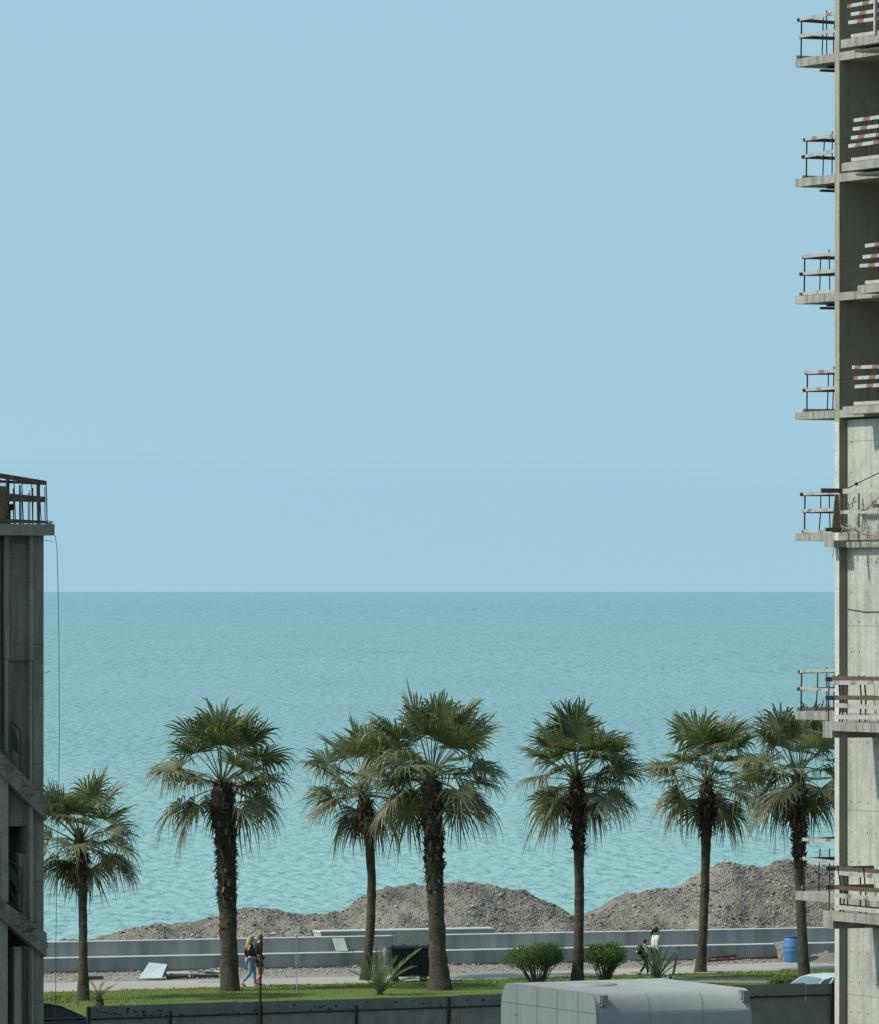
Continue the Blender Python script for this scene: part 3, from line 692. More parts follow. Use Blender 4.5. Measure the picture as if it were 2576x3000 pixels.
# nearer upper balconies on the street side
for i, (u, Y) in SL2.items():
    x2, y2 = L(u, Y); zt, zb = LVL[i]; up = .10 if i < 2 else .05
    th = zt-zb
    MB().box(x2, xc-.003, -9, y2, zt+up-th, zt+up).build('balcony_slab', M['conc_slab'], tower)
    if i == 0 or i == 1 or i == 2:
        MB().box(x2+.25, xc+.6, -9, y2-.3, zt+up-th-.12, zt+up-th-.06).build('formwork_planks', M['paleboard'], tower)
    ys = {0: L(2481, Y-1)[1], 1: L(2506, Y-1)[1], 2: L(2492, Y-1)[1], 3: L(2515, Y-1)[1]}[i]
    xr = x2+.08; z0 = zt+up; posts = Rods()
    yy = ys-.1; q = 0
    while yy > -8:
        posts.tube([(xr, yy, z0-.05), (xr+rn.gauss(0, .015), yy, z0+.6), (xr+rn.gauss(0, .02), yy, z0+1.15+.15*rn.random())], .016, 6); yy -= rn.uniform(.25, .5)
    rail = posts.build('guard_railing', M['rebar'], tower)
    for q, hb in enumerate([.06, .42, .62, .84, 1.06] if i < 2 else [.06, .5, .72, 1.0]):
        y1 = ys+rn.uniform(.45, .75)
        board(rail, xr-.05, xr-.018, -8.5, y1, z0+hb-.045, z0+hb+.045, M['banded'] if q else M['paleboard'], rn.gauss(0, .008))
    if i in (0, 2):
        board(rail, xr-.12, xr-.07, ys-.85, ys-.77, z0, z0+1.15, M['paleboard'], 0, 'prop')
# beam ends and lower street balconies
x2, y2 = L(2415, 160.05)
MB().box(x2, x2+6, y2-.5, y2, zv(1603, 160.05), LVL[4][1]-.003).build('beam', M['conc_slab'], tower)
for i, (u, Y, v0, v1, v2) in LOW2.items():
    x2, y2 = L(u, Y); zt, zb, z3 = zv(v0, Y), zv(v1, Y), zv(v2, Y)
    xe = .226
    MB().box(x2, xe, -9, y2, zb, zt).build('balcony_slab', M['conc_slab'], tower)
    MB().box(x2+.003, x2+6, y2-.5, y2-.003, z3, zb-.003).build('beam', M['conc_slab'], tower)
    xr = x2+.07; posts = Rods()
    for yy in (y2-.75, y2-.9, y2-1.75, y2-2.05, y2-3.2, y2-4.5): posts.tube([(xr, yy, zt-.05), (xr+rn.gauss(0, .03), yy-.03, zt+.6), (xr+rn.gauss(0, .03), yy, zt+1.2)], .02, 6)
    for xx in (xr+.05, xr+.6, xr+1.5): posts.tube([(xx, y2-.1, zt-.05), (xx+.02, y2-.1, zt+1.15)], .018, 6)
    rail = posts.build('guard_railing', M['rebar'], tower)
    for q, (hb, m_) in enumerate(((1.12, 'darkwood'), (1.0, 'striped'), (.62, 'darkwood'), (.42, 'striped'), (.12, 'paleboard'))):
        board(rail, xr-.05, xr-.018, -8.5, y2-.55+rn.uniform(-.15, .1), zt+hb-.055, zt+hb+.055, M[m_], rn.gauss(0, .006))
    for hb in (1.08, .6): board(rail, xr-.02, xr+2.5, y2-.09, y2-.06, zt+hb-.055, zt+hb+.055, M['darkwood'])
for i in (4, 5, 6):
    zb_ = LVL[4][1] if i == 4 else zv(LOW2[i][3], 158.3); y2_ = L(2415, 160.05)[1]-.503 if i == 4 else L(LOW2[i][0], 158.3)[1]-.503
    MB().box(.04, .227, -9, y2_, zb_-.19, zb_-.003).build('edge_beam', M['conc_slab'], tower)
zc = zv(1790, 158)
MB().tube([(.222, -.05, zc+.04), (.215, -1.0, zc-.03), (.22, -2.2, zc-.02), (.215, -5, zc+.05), (.222, -8.9, zc)], .012, 5).build('cable', M['cable'], tower)
xb, yb_ = L(2432, 160.0); MB().tube([(xb, yb_-.2, zv(1603, 160)), (xb-.01, yb_-.2, zv(1618, 160)), (xb-.05, yb_-.2, zv(1633, 160))], .008, 5).build('cable', M['cable'], tower)
# clutter on the fifth balcony
x2, y2 = L(2455, 159.4); z0 = LVL[4][0]; mb = MB()
mb.tube([(x2, y2-.1, z0+1.05), (x2+.3, y2-1.7, z0+1.55)], .014, 5); mb.tube([(x2, y2-.2, z0), (x2+.02, y2-.2, z0+1.2)], .02, 5); mb.tube([(x2+.05, y2-1.0, z0), (x2+.02, y2-1.05, z0+1.05)], .02, 5)
mb.box(x2-.1, x2+.05, y2-.35, y2-.2, z0+1.03, z0+1.13); mb.ell((x2+.12, y2-.75, z0+1.25), (.05, .05, .05), 8, 6)
for q in range(14):
    p = [Vector((x2-.05, y2-.6-1.9*rn.random(), z0+.05+.75*rn.random()))]
    for k in range(3): p.append(p[-1]+Vector((rn.gauss(0, .04), rn.gauss(0, .28), rn.gauss(0, .17))))
    mb.tube(p, .008, 4)
rail = mb.build('guard_railing', M['rebar'], tower)
board(rail, x2-.06, x2-.03, -8.5, y2-.35, z0+1.0, z0+1.13, M['paleboard']); board(rail, x2-.06, x2-.03, -8.5, y2-.25, z0+.48, z0+.57, M['paleboard'])
board(rail, x2-.65, x2+.35, y2-.3, y2-.24, z0+1.02, z0+1.14, M['darkwood']); board(rail, x2-.62, x2+.3, y2-.5, y2-.4, z0+.02, z0+.12, M['darkwood']); board(rail, x2-.08, x2-.05, -8.5, y2-1.9, z0+.62, z0+.72, M['darkwood'])
mb = MB(); mb.prism([(x2-.14, y2+.05, z0), (x2+.10, y2+.05, z0), (x2+.06, y2+.05, z0+1.0), (x2-.04, y2+.05, z0+1.0)], (0, .04, 0)); mb.build('leaning_plank', M['tanpanel'], tower)
mb = MB()
for q in range(60):
    p = Vector((x2-.18, y2-1.2, z0+.02))+Vector((rn.gauss(0, .08), rn.gauss(0, .3), abs(rn.gauss(0, .07)))); mb.tube([p, p+Vector((rn.gauss(0, .07), rn.gauss(0, .16), rn.gauss(0, .06)))], .007, 4)
mb.build('wire_scrap', M['paleboard'], tower)
# ---------------------------------------------------------------- left building
LO = place(128, 150); lb = empty('stair_building', LO, GR, 'dark unfinished concrete building at left with sloping stair flights and railed roof', 'building'); LL = frame(LO)
def lx(u): return -(128-u)/F*150/.894             # along the street face, negative to the left
def lz(v): return zv(v, 150)
def lxy(u, y): return lx(u+y*.447*120)
RT, RB = lz(1536), lz(1569)
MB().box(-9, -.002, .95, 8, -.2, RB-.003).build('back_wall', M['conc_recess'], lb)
MB().box(-.28, 0, .0, .948, -.2, RB-.003).build('corner_pillar', M['conc_old'], lb)
for (u0, u1, y0, zt_, zb_, m_) in ((87, 96, -.06, RB, lz(1935), 'conc_oldlt'), (88, 95, -.03, lz(1936), lz(2300), 'conc_oldlt'), (16, 27, -.06, RB, lz(1928), 'conc_oldlt'), (18, 26, -.04, lz(1929), lz(2200), 'conc_oldlt'), (-60, 4, -.02, RB, lz(2150), 'conc_old')):
    MB().box(lx(u0), lx(u1), y0, .2, zb_, zt_-.003).build('fin', M[m_], lb)
MB().box(lx(-200), lx(96)-.002, .203, .5, lz(2420), RB-.003).build('wall_panel', M['conc_old'], lb)
MB().box(lx(27), lx(87)-.002, .12, .2, lz(1935), RB-.2).build('wall_panel', M['conc_old'], lb)
MB().box(lx(-400), lxy(162, -.35), -.35, 8, RB, RT).build('roof_slab', M['conc_oldlt'], lb)
def flight(v00, v10, v01, v11, y0, dy, slope_to=127):
    # inclined beam: (u=0: v00 top, v01 bottom) to (u=slope_to: v10 top, v11 bottom), continued left
    e = -150; k0 = (v10-v00)/slope_to; k1 = (v11-v01)/slope_to
    P = [(lx(e), y0, lz(v00+k0*e)), (lx(slope_to), y0, lz(v10)), (lx(slope_to), y0, lz(v11)), (lx(e), y0, lz(v01+k1*e))]
    mb = MB().prism(P, (0, dy, 0)); return mb
flight(2205, 2337, 2268, 2404, -.22, .42).build('stair_flight', M['conc_old'], lb)
flight(2632, 2733, 2688, 2803, -.22, .42).build('stair_flight', M['conc_old'], lb)
for (u0, u1, y0, vt_, vb_, m_) in ((-60, 24, -.1, 2262, 2640, 'conc_oldlt'), (86, 94, -.1, 2362, 2720, 'conc_oldlt'), (62, 86, .1, 2500, 2712, 'conc_old'), (-60, 22, -.1, 2695, 3300, 'conc_oldlt'), (47, 68, .05, 2772, 3300, 'conc_oldlt'), (68, 93, .3, 2772, 3300, 'conc_old'), (93, 97, -.05, 2775, 3300, 'conc_oldlt')):
    MB().box(lx(u0), lx(u1)-.002, y0, .9, lz(vb_), lz(vt_)).build('pillar', M[m_], lb)
for pts_, yy in (([(30, 2112), (57, 2140), (57, 2262), (30, 2232)], -.12), ([(27, 2515), (64, 2545), (62, 2680), (27, 2592)], -.05)):
    q = [(lx(u), yy, lz(v)) for u, v in pts_]; mb = MB()
    for a_, b_ in ((0, 1), (1, 2), (2, 3), (3, 0)): mb.tube([q[a_], q[b_]], .022, 6)
    m0 = Vector(q[0]).lerp(Vector(q[3]), .62); m1 = Vector(q[1]).lerp(Vector(q[2]), .55); mb.tube([m0, m1], .02, 6)
    mb.prism([Vector(q[0])+Vector((.05, .06, -.12)), Vector(q[1])+Vector((-.05, .06, -.2)), m1+Vector((-.03, .06, .05)), m0+Vector((.04, .06, .05))], (0, .02, 0)); mb.build('stair_railing', M['cable'], lb)
mb = MB()
for i in range(34):
    tt = rn.random(); base = rn.choice([(2205, 132), (2632, 101)]); u = 10+115*tt; v = base[0]+base[1]*u/127+rn.uniform(-2, 45)
    p = Vector((lx(u), -.215, lz(v))); MB().tube([p, p+Vector((-.12+.1*rn.gauss(0, 1), -.14, .03*rn.gauss(0, 1))), p+Vector((-.22+.15*rn.gauss(0, 1), -.2, .06*rn.gauss(0, 1)))], .007, 4).build('rebar_end', M['rebar'], lb)
for (u, v, du, dv) in ((128, 1582, 29, 4), (126, 1634, 8, 1), (128, 1973, 22, -6), (128, 2335, 30, 2), (128, 2757, 25, -6), (128, 2762, 18, 2), (128, 2768, 22, 5)):
    MB().tube([(lx(u)-.02, .1, lz(v)), (lx(u+du*.5), .1, lz(v+dv*.3)), (lx(u+du), .1, lz(v+dv))], .006, 4).build('rebar_end', M['rebar'], lb)
# roof railing
mb = Rods()
for (u, y, w_, v0, tl) in ((3, -.1, .05, 1405, -1), (26, .0, .075, 1400, 0), (46, -.25, .022, 1405, 5), (55, .6, .04, 1420, 1), (68, -.25, .022, 1410, 5), (78, .7, .02, 1443, 0), (84, .5, .02, 1436, 0), (96, -.25, .022, 1415, 3), (112, .2, .06, 1412, 0), (119, -.25, .02, 1452, 5), (36, .7, .03, 1430, 1), (62, .4, .018, 1440, 1), (90, .8, .03, 1428, 0), (104, .5, .018, 1418, 2), (126, .6, .02, 1425, 1), (137, -.25, .024, 1410, 3)):
    mb.tube([(lxy(u, y), y, lz(v0)), (lxy(u+tl, y), y, RT-.03)], w_*.6, 6)
rr = mb.build('roof_railing', M['rebar'], lb)
def rboard(v0l, v1l, v0r, v1r, ur, y, dy, m_):
    P = [(lxy(-150, y), y, lz(v0l-6)), (lxy(0, y), y, lz(v0l)), (lxy(ur, y), y, lz(v0r)), (lxy(ur, y), y, lz(v1r)), (lxy(0, y), y, lz(v1l)), (lxy(-150, y), y, lz(v1l-6))]
    MB().prism(P, (0, dy, 0)).build('board', M[m_], rr)
rboard(1387, 1402, 1409, 1421, 137, -.32, .05, 'darkwood'); rboard(1407, 1415, 1413, 1421, 136, .1, .05, 'darkwood')
rboard(1444, 1470, 1456, 1472, 136, -.31, .05, 'darkwood'); rboard(1520, 1534, 1526, 1534, 138, -.31, .05, 'darkwood')
o = MB().box(lx(-90), lxy(23, .4), .4, .46, RT, lz(1424)).build('plywood_sheet', M['tanpanel']); o.location = LO; o.rotation_euler = (0, 0, GR); tag(o, 'tan plywood sheet standing behind the roof railing', 'plywood sheet')
mb = MB(); mb.lathe([(.02, -.05), (.075, -.05), (.085, 0), (.075, .05), (.02, .05)], (lxy(33, .3), .3, lz(1486)), 20, M=Matrix.Rotation(R(90), 3, 'X')); mb.tube([(lxy(30, .3), .3, RT), (lxy(30, .3), .3, lz(1486))], .02, 6)
o = mb.build('round_float', M['rubber']); o.location = LO; o.rotation_euler = (0, 0, GR); tag(o, 'small round black disc on a stick behind the roof railing', 'disc')
mb = MB()
for q in range(46):
    p = Vector((lxy(143+17*rn.random(), -.3), -.3+.2*rn.random(), RT)); g = rn.uniform(.6, 1.3)
    mb.tube([p, p+Vector((.03*rn.gauss(0, 1), 0, .05)), p+Vector((.06*rn.gauss(0, 1), 0, rn.uniform(.05, .11)))], [.004, .003, .001], 3, 0, (.17*g, .14*g, .085*g))
o = mb.build('dry_weeds', M['grass']); o.location = LO; o.rotation_euler = (0, 0, GR); tag(o, 'tuft of dry weeds on the corner of the left roof slab', 'weeds')
# hanging cable
yb = 149.6
o = MB().tube([pt(162, 1569, yb), pt(167, 1610, yb), pt(170, 1720, yb), pt(173, 1900, yb), pt(174, 2150, yb), pt(172, 2330, yb), pt(166, 2560, yb), pt(164, 2760, yb), pt(163, 2960, yb), pt(163, 3150, yb)], .0085, 6).build('hanging_cable', M['cable'])
tag(o, 'long thin cable hanging from the corner of the left roof slab', 'cable')
# ---------------------------------------------------------------- site fences
s = S('fence_sheet'); o_ = s.xyz()
c = s.ramp(s.noise(1.5, 7, .65, (2, 1, .25)), [(.3, (.13, .128, .116)), (.55, (.18, .178, .162)), (.8, (.235, .23, .205))])
c = s.mix(s.ramp(s.noise(4, 6, .7), [(.6, (0,)*3), (.75, (.6,)*3)]), c, (.035, .03, .027)); M['sheet'] = s.out(c, .6, .4)
M['sheet2'] = simple('grey_brown_sheet', (.24, .23, .185), .7, .2, 2)
M['sheetpale'] = simple('grey_sheet', (.23, .228, .2), .65, .25, 3)
M['frame'] = simple('rusty_frame', (.03, .023, .02), .8, .4, 9)
def fencew(u):
    Y = 165
    for _ in range(8): X = (u-U0)/F*Y; Y = 165.45+.49*X
    return X
FA = math.atan(.49); FO = Vector((0, 165.45, 0))
def fx(u): return fencew(u)/math.cos(FA)
def sheetmesh(x0, x1, z0, z1, per, amp, y=0):
    mb = MB(); n = max(2, int((x1-x0)/per*4)); vs = []
    for i in range(n+1):
        x = x0+(x1-x0)*i/n; yy = y+(amp if i % 4 in (0, 1) else 0)
        vs += [(x, yy, z0), (x, yy, z1), (x, yy+.012, z0), (x, yy+.012, z1)]
    fs = []
    for i in range(n): a = i*4; fs += [(a, a+4, a+5, a+1), (a+2, a+3, a+7, a+6), (a+1, a+5, a+7, a+3), (a, a+2, a+6, a+4)]
    mb.add(vs, fs); return mb
def fence(u0, u1, label, upper, lower, posts, holes, per, seed, capz):
    rn = random.Random(seed); r = empty('site_fence', FO, FA, label, 'fence'); x0, x1 = fx(u0), fx(u1)
    n = max(1, int(round((x1-x0)/2.35)))
    for i in range(n):
        a, b = x0+(x1-x0)*i/n, x0+(x1-x0)*(i+1)/n-.012; dz = rn.gauss(0, .012)
        sheetmesh(a, b, 1.70, 2.0+dz, per, .007, 0).build('top_sheet', upper, r)
        sheetmesh(a, b, .05, 1.66, per*.8, .012, .0).build('lower_sheet', lower, r)
    MB().box(x0, x1, -.04, .036, 1.662, 1.698).build('rail', M['frame'], r)
    for u, zt in posts:
        x = fx(u); MB().box(x-.035, x+.035, -.08, -.042, -.1, zt).build('post', M['frame'], r)
    mb = MB()
    for u, v, w_, h_ in holes:
        x = fx(u); Yf = 165.45+.49*fencew(u); z = zv(v, Yf); mb.box(x-w_/2, x+w_/2, -.004, -.001, z-h_/2, z+h_/2)
    if holes: mb.build('paint_marks', M['frame'], r)
    return r
hs = []
rr_ = random.Random(9)
for (u, v) in ((266,2962),(283,2962),(294,2964),(306,2966),(313,2968),(330,2968),(338,2969),(352,2973),(358,2979),(374,2965),(376,2956),(395,2964),(402,2965),(418,2964),(424,2965),(404,2975),(420,2974),(426,2975),(440,2975),(446,2976),(466,2961),(474,2962),(470,2974),(488,2976),(398,2986),(410,2987),(440,2988),(530,2973),(538,2974),(590,2975),(640,2972),(648,2973),(662,2970),(686,2966),(700,2967),(748,2960),(862,2945),(910,2960),(925,2950),(938,2951),(948,2949),(962,2957),(970,2958),(985,2948),(1075,2936),(1160,2936),(1210,2934),(1240,2940),(1263,2936),(1292,2946),(1370,2930),(1416,2930)):
    hs.append((u, v, rr_.uniform(.03, .085), rr_.uniform(.025, .06)))
fence(254, 1560, 'dark grey corrugated metal fence left of the cabin, marked with black flecks', M['sheet'], M['sheetpale'], [(497, 1.85), (762, 1.9), (1042, 1.82), (1313, 1.95), (258, 2.0)], hs, .16, 1, 2)
fence(2120, 2600, 'grey brown sheet fence between the cabin and the right tower', M['sheet2'], M['sheet2'], [(2436, 2.02)], [(2218, 2919, .08, .03), (2235, 2921, .06, .05), (2246, 2919, .05, .07)], .5, 2, 2)
xw = fencew(762); Yf = 165.45+.49*xw
o = MB().tube([(xw, Yf-.12, 0), (xw+.01, Yf-.12, 2.2), (xw+.04, Yf-.12, zv(2738, Yf))], [.04, .034, .026], 8).build('metal_pole', M['frame'])
tag(o, 'tall dark rusty pole rising from the fence beside the couple', 'pole')
# white flag stick on the lawn
b = gp(868, 2918); r = empty('flag_stick', b, 0, 'thin pale stick with a white rag tied near its top, on the lawn', 'stick')
ztp = zv(2722, b.y); MB().tube([(0.03, 0, -.05), (0, 0, ztp*.5), (0.0, 0, ztp)], [.016, .014, .011], 6).build('stick', M['paleboard'], r)
mb = MB()
for q in range(7):
    a = rn.uniform(-1, 1); mb.add([(0, -.012+.004*q, ztp-.18), (.03+.03*a, -.02, ztp-.26), (.075+.02*a, -.02+.006*q, ztp-.42-.07*rn.random()), (.05, -.01, ztp-.5*.6-.1)], [(0, 1, 2, 3)])
mb.ell((0, 0, ztp-.2), (.028, .028, .05), 8, 6); mb.tube([(-.02, 0, ztp-.2), (-.05, .01, ztp-.28)], [.02, .008], 5); mb.build('rag', M['coping'], r)
# ---------------------------------------------------------------- rounded panel cabin in the foreground
s = S('cabin_panel'); c = s.ramp(s.noise(1.2, 6, .6), [(.3, (.195, .222, .215)), (.7, (.235, .262, .25))]); c = s.mix(1.0, c, s.ramp(s.noise(2, 4, .6, (3, 3, .2)), [(.3, (.88,)*3), (.6, (1,)*3)]), 'MULTIPLY'); M['cabpanel'] = s.out(c, .6, .35)
s = S('cabin_skin'); c = s.ramp(s.noise(.7, 7, .65), [(.3, (.24, .257, .24)), (.7, (.30, .316, .294))]); c = s.mix(s.ramp(s.noise(1.5, 7, .7, (3, 1, .4)), [(.55, (0,)*3), (.75, (.45,)*3)]), c, (.19, .20, .185)); M['cabskin'] = s.out(c, .55, .35)
M['seam'] = simple('dark_seam', (.10, .115, .115), .8, .2)
M['grey'] = simple('grey_fitting', (.2, .21, .2), .6, .2)
CY = 151.2; CO = place(1748, CY); cab = empty('panel_cabin', CO, GR, 'pale round-shouldered panel cabin standing in front of the fence', 'cabin')
CD, CL, CZ = 5.15, 4.38, 2.985
def cprof(off=0):
    P = [(0-off, .15)]
    for k in range(13):
        a = R(90*k/12); P.append((.42-(.42+off)*max(0, math.cos(a))**.72, CZ-.95+(.95+off)*math.sin(a)**.72))
    for k in range(13):
        a = R(90*(1-k/12)); P.append((CD-.45+(.45+off)*math.cos(a)**.9, CZ-.7+(.7+off)*math.sin(a)**.9))
    P.append((CD+off, .15)); return P
P = cprof(); n = len(P); mb = MB()
mb.add([(.04, y, z) for y, z in P]+[(CL, y, z) for y, z in P], [(i, i+1, n+i+1, n+i) for i in range(n-1)]+[(n+k for k in range(n))] if False else [(i, n+i, n+i+1, i+1) for i in range(n-1)]+[tuple(n+k for k in range(n))])
mb.build('shell', M['cabskin'], cab, smooth=True)
for p_ in cab.children:
    for poly in p_.data.polygons:
        if len(poly.vertices) > 4: poly.use_smooth = False
mb = MB(); mb.add([(0, y, z) for y, z in P]+[(.05, y, z) for y, z in P], [tuple(range(n))[::-1]]+[(i, i+1, n+i+1, n+i) for i in range(n-1)])
def ztop(y):
    for (a, za), (b, zb) in zip(P, P[1:]):
        if a <= y <= b and b > a: return za+(zb-za)*(y-a)/(b-a)
    return CZ
for k in range(1, 5):
    y = CD*(k*.212-.02); mb.box(-.004, -.001, y-.011, y+.011, .15, ztop(y)-.02, 1)
mb.box(-.0035, -.0005, .07, CD-.05, CZ-.50, CZ-.485, 1); mb.ell((-.002, CD*.84, CZ-.78), (.01, .035, .035), 8, 6, 1)
mb.build('end_panels', [M['cabpanel'], M['seam']], cab)
Pr = cprof(.012)
for xa in (1.5, 3.0):
    mb = MB(); Pq = cprof(.003); m_ = len(Pq)
    mb.add([(xa, y, z) for y, z in Pq]+[(xa+.014, y, z) for y, z in Pq], [(i, m_+i, m_+i+1, i+1) for i in range(m_-1)]); mb.build('roof_seam', M['grey'], cab, smooth=True)
for xa in (.12, CL-.26):
    mb = MB(); mb.box(xa, xa+.17, -.06, .16, CZ-.30, CZ-.04); mb.box(xa-.03, xa-.006, -.02, .2, CZ-.24, CZ-.02); mb.build('corner_fitting', M['grey'], cab)
mb = MB(); mb.lathe([(.62, 0), (.6, .035), (.35, .06), (.05, .065)], (1.55, 3.1, CZ-.01), 24); mb.build('roof_vent', M['cabskin'], cab, smooth=True)
mb = MB(); mb.box(.2, CL-.2, .2, CD-.2, 0, .15); mb.build('skid', M['frame'], cab)
# ---------------------------------------------------------------- dumpster
b = gp(1200, 2879); dm = empty('dumpster', b, R(8), 'black four-wheeled plastic dumpster beside the tallest palm', 'dumpster')
def rbox(mb, bot, top, z0, z1, mi=0):
    (a0, a1, c0, c1), (e0, e1, g0, g1) = bot, top
    mb.add([(a0, c0, z0), (a1, c0, z0), (a1, c1, z0), (a0, c1, z0), (e0, g0, z1), (e1, g0, z1), (e1, g1, z1), (e0, g1, z1)], [(0,3,2,1),(4,5,6,7),(0,1,5,4),(1,2,6,5),(2,3,7,6),(3,0,4,7)], mi)
mb = MB(); rbox(mb, (-.60, .60, -.46, .46), (-.66, .66, -.54, .54), .22, 1.12); rbox(mb, (-.69, .69, -.57, .57), (-.69, .69, -.57, .57), 1.121, 1.17); rbox(mb, (-.635, .635, -.51, -.47), (-.64, .64, -.52, -.48), .60, .64)
for q in (-.4, 0, .4): rbox(mb, (q-.03, q+.03, -.51, -.46), (q-.03, q+.03, -.56, -.5), .24, 1.1)
mb.build('bin_body', M['blackpl'], dm)
mb = MB(); rbox(mb, (-.70, .70, -.58, .58), (-.66, .66, -.5, .55), 1.173, 1.25)
for q in (-.62, -.2, .2, .62): mb.box(q-.03, q+.03, -.45, .45, 1.25, 1.275)
mb.build('lid', M['blackpl'], dm)
mb = MB()
for sx in (-1, 1): mb.tube([(sx*.67, -.12, 1.02), (sx*.80, -.12, 1.06), (sx*.83, 0, 1.06), (sx*.80, .12, 1.06), (sx*.67, .12, 1.02)], .03, 6); mb.box(sx*.80-.05, sx*.80+.05, -.16, .16, .86, 1.03)
mb.build('handle', M['grey'], dm)
for sx in (-.48, .48):
    for sy in (-.36, .36):
        wm = MB().lathe([(.03, -.03), (.1, -.03), (.105, 0), (.1, .03), (.03, .03)], (sx, sy, .105), 16, M=Matrix.Rotation(R(90), 3, 'X')).build('wheel', M['rubber'], dm)
        MB().box(sx-.05, sx+.05, sy-.06, sy+.06, .20, .235).box(sx-.015, sx+.015, sy-.055, sy-.04, .1, .2).build('caster_fork', M['grey'], wm)
# ---------------------------------------------------------------- barrel, boards, scrap
s = S('blue_plastic'); M['blue'] = s.out(s.ramp(s.noise(3, 5), [(.3, (.055, .165, .33)), (.7, (.08, .215, .395))]), .5, .35)
b = gp(2322, 2821); r = empty('barrel', b, 0, 'blue plastic barrel standing beside the rightmost palm', 'barrel')
pf_ = [(.235, 0), (.265, .04), (.285, .12), (.31, .3), (.318, .42), (.324, .43), (.318, .44), (.32, .5), (.318, .58), (.324, .59), (.318, .6), (.31, .72), (.285, .84), (.262, .88)]
MB().lathe(pf_, n=32).build('drum', M['blue'], r, smooth=True)
M['bluelid'] = simple('dark_blue_lid', (.03, .11, .27), .5, .15)
MB().lathe([(.25, .883), (.283, .885), (.288, .92), (.275, .935), (.24, .93), (.235, .915)], n=32).build('lid', M['bluelid'], r, smooth=True)
b = gp(2288, 2815); mb = MB(); mb.prism([(-.08, 0, .0), (.16, 0, 0), (.22, .05, .42), (.1, .1, .62), (-.22, .08, .64), (-.12, .04, .3)], (.05, .12, 0)); o = mb.build('white_sack', M['paleboard'], loc=b); tag(o, 'crumpled pale sack leaning behind the blue barrel', 'sack')
bm = bmesh.new(); bm.from_mesh(o.data); bmesh.ops.subdivide_edges(bm, edges=bm.edges, cuts=3, use_grid_fill=True)
for v in bm.verts: v.co += Vector((mn.noise(v.co*6), mn.noise(v.co*6+Vector((5, 0, 0))), mn.noise(v.co*6+Vector((0, 9, 0)))))*.05
bm.to_mesh(o.data); bm.free()
def flat(name, u, v, L_, W_, T_, rz, m_, label, cat, tx=0, ty=0, z=0, group=None):
    mb = MB(); mb.box(-L_/2, L_/2, -W_/2, W_/2, 0, T_); o = mb.build(name, m_); b = gp(u, v); o.location = b+Vector((0, 0, z)); o.rotation_euler = (tx, ty, rz); return tag(o, label, cat, group)
M['whitefoam'] = simple('white_board', (.46, .54, .54), .6, .06, 4)
mb = MB(); mb.prism([(-.50, -.42, .02), (.26, -.50, .04), (.50, .34, .44), (-.10, .40, .50)], (0.02, -.03, .045)); o = mb.build('white_board', M['whitefoam'], loc=gp(446, 2870)); o.rotation_euler = (0, 0, R(6)); tag(o, 'bent white board lying tilted on the gravel', 'board')
MB_ = MB().box(-.25, .1, -.05, .05, 0, .36); o = MB_.build('board_prop', M['darkwood'], loc=gp(470, 2864)+Vector((.15, .25, 0))); tag(o, 'dark wooden block propping up the white board', 'wood block')
k = 0
for (u, v, L_, W_, T_, a, m_, tx, z, lab) in (
    (535, 2866, 1.0, .5, .05, 14, 'paleboard', .08, .14, 'pale broken plank nearest the white board'), (585, 2864, .9, .45, .05, 22, 'paleboard', -.06, .16, 'pale plank in the middle of the scrap stack left of the stout palm'),
    (632, 2862, .7, .4, .06, 10, 'paleboard', .1, .13, 'pale plank end beside the stout palm trunk'), (520, 2868, .7, .3, .10, 18, 'darkwood', 0, .02, 'dark timber under the planks beside the white board'),
    (600, 2866, .9, .25, .10, 20, 'darkwood', 0, .02, 'dark timber under the scrap planks beside the stout palm'), (612, 2879, .8, .3, .03, 16, 'paleboard', 0, .01, 'flat pale board lying on the path edge left of the stout palm'),
    (268, 2870, .75, .3, .09, 18, 'darkwood', 0, .02, 'dark plank lying on the gravel right of the shortest palm')):
    flat('plank', u, v, L_, W_, T_, R(a), M[m_], lab, 'plank', tx, 0, z, 'scrap planks on the gravel')
M['greyblock'] = simple('grey_block', (.10, .105, .105), .9, .2, 5)
mb = MB(); mb.prism([(-.42, 0, 0), (.44, 0, .02), (.44, .02, .22), (-.42, .02, .15)], (0, .16, 0)); o = mb.build('concrete_block', M['greyblock'], loc=gp(2158, 2807)); o.rotation_euler = (0, 0, WR); tag(o, 'low dark grey concrete block against the right sea wall', 'concrete block')
M['rust'] = simple('rusty_steel', (.12, .055, .033), .85, .35, 6)
for q, (u0, v0, u1, v1, z_, lab) in enumerate(((2072, 2821, 2296, 2809, .06, 'longest rusty steel bar nearest the path'), (2080, 2816, 2296, 2804, .12, 'rusty steel bar in the middle of the bundle'), (2120, 2812, 2290, 2800, .16, 'rusty steel bar furthest from the path'))):
    a_, b_ = gp(u0, v0), gp(u1, v1); o = MB().tube([a_+Vector((0, 0, z_)), a_.lerp(b_, .5)+Vector((0, .02, z_+.03)), b_+Vector((0, 0, z_))], .042, 6).build('steel_bar', M['rust']); tag(o, lab, 'steel bar', 'rusty bars on the ground by the barrel')
mb = MB(); rn2 = random.Random(3)
bb = gp(2425, 2818)
for q in range(420):
    d = abs(rn2.gauss(0, .55)); a = rn2.uniform(0, 6.28); p = Vector((math.cos(a)*d*1.5, math.sin(a)*d*.7, max(0, .34*(1-d/.95)))); stone(mb, p, rn2.uniform(.03, .085), rn2)
mb.lathe([(1.2, -.02), (.8, .1), (.3, .3), (.02, .33)], n=14, col=(.2, .18, .15)); o = mb.build('rubble_pile', M['stone'], loc=bb); tag(o, 'low pile of broken rubble between the rightmost palm and tower', 'rubble pile')
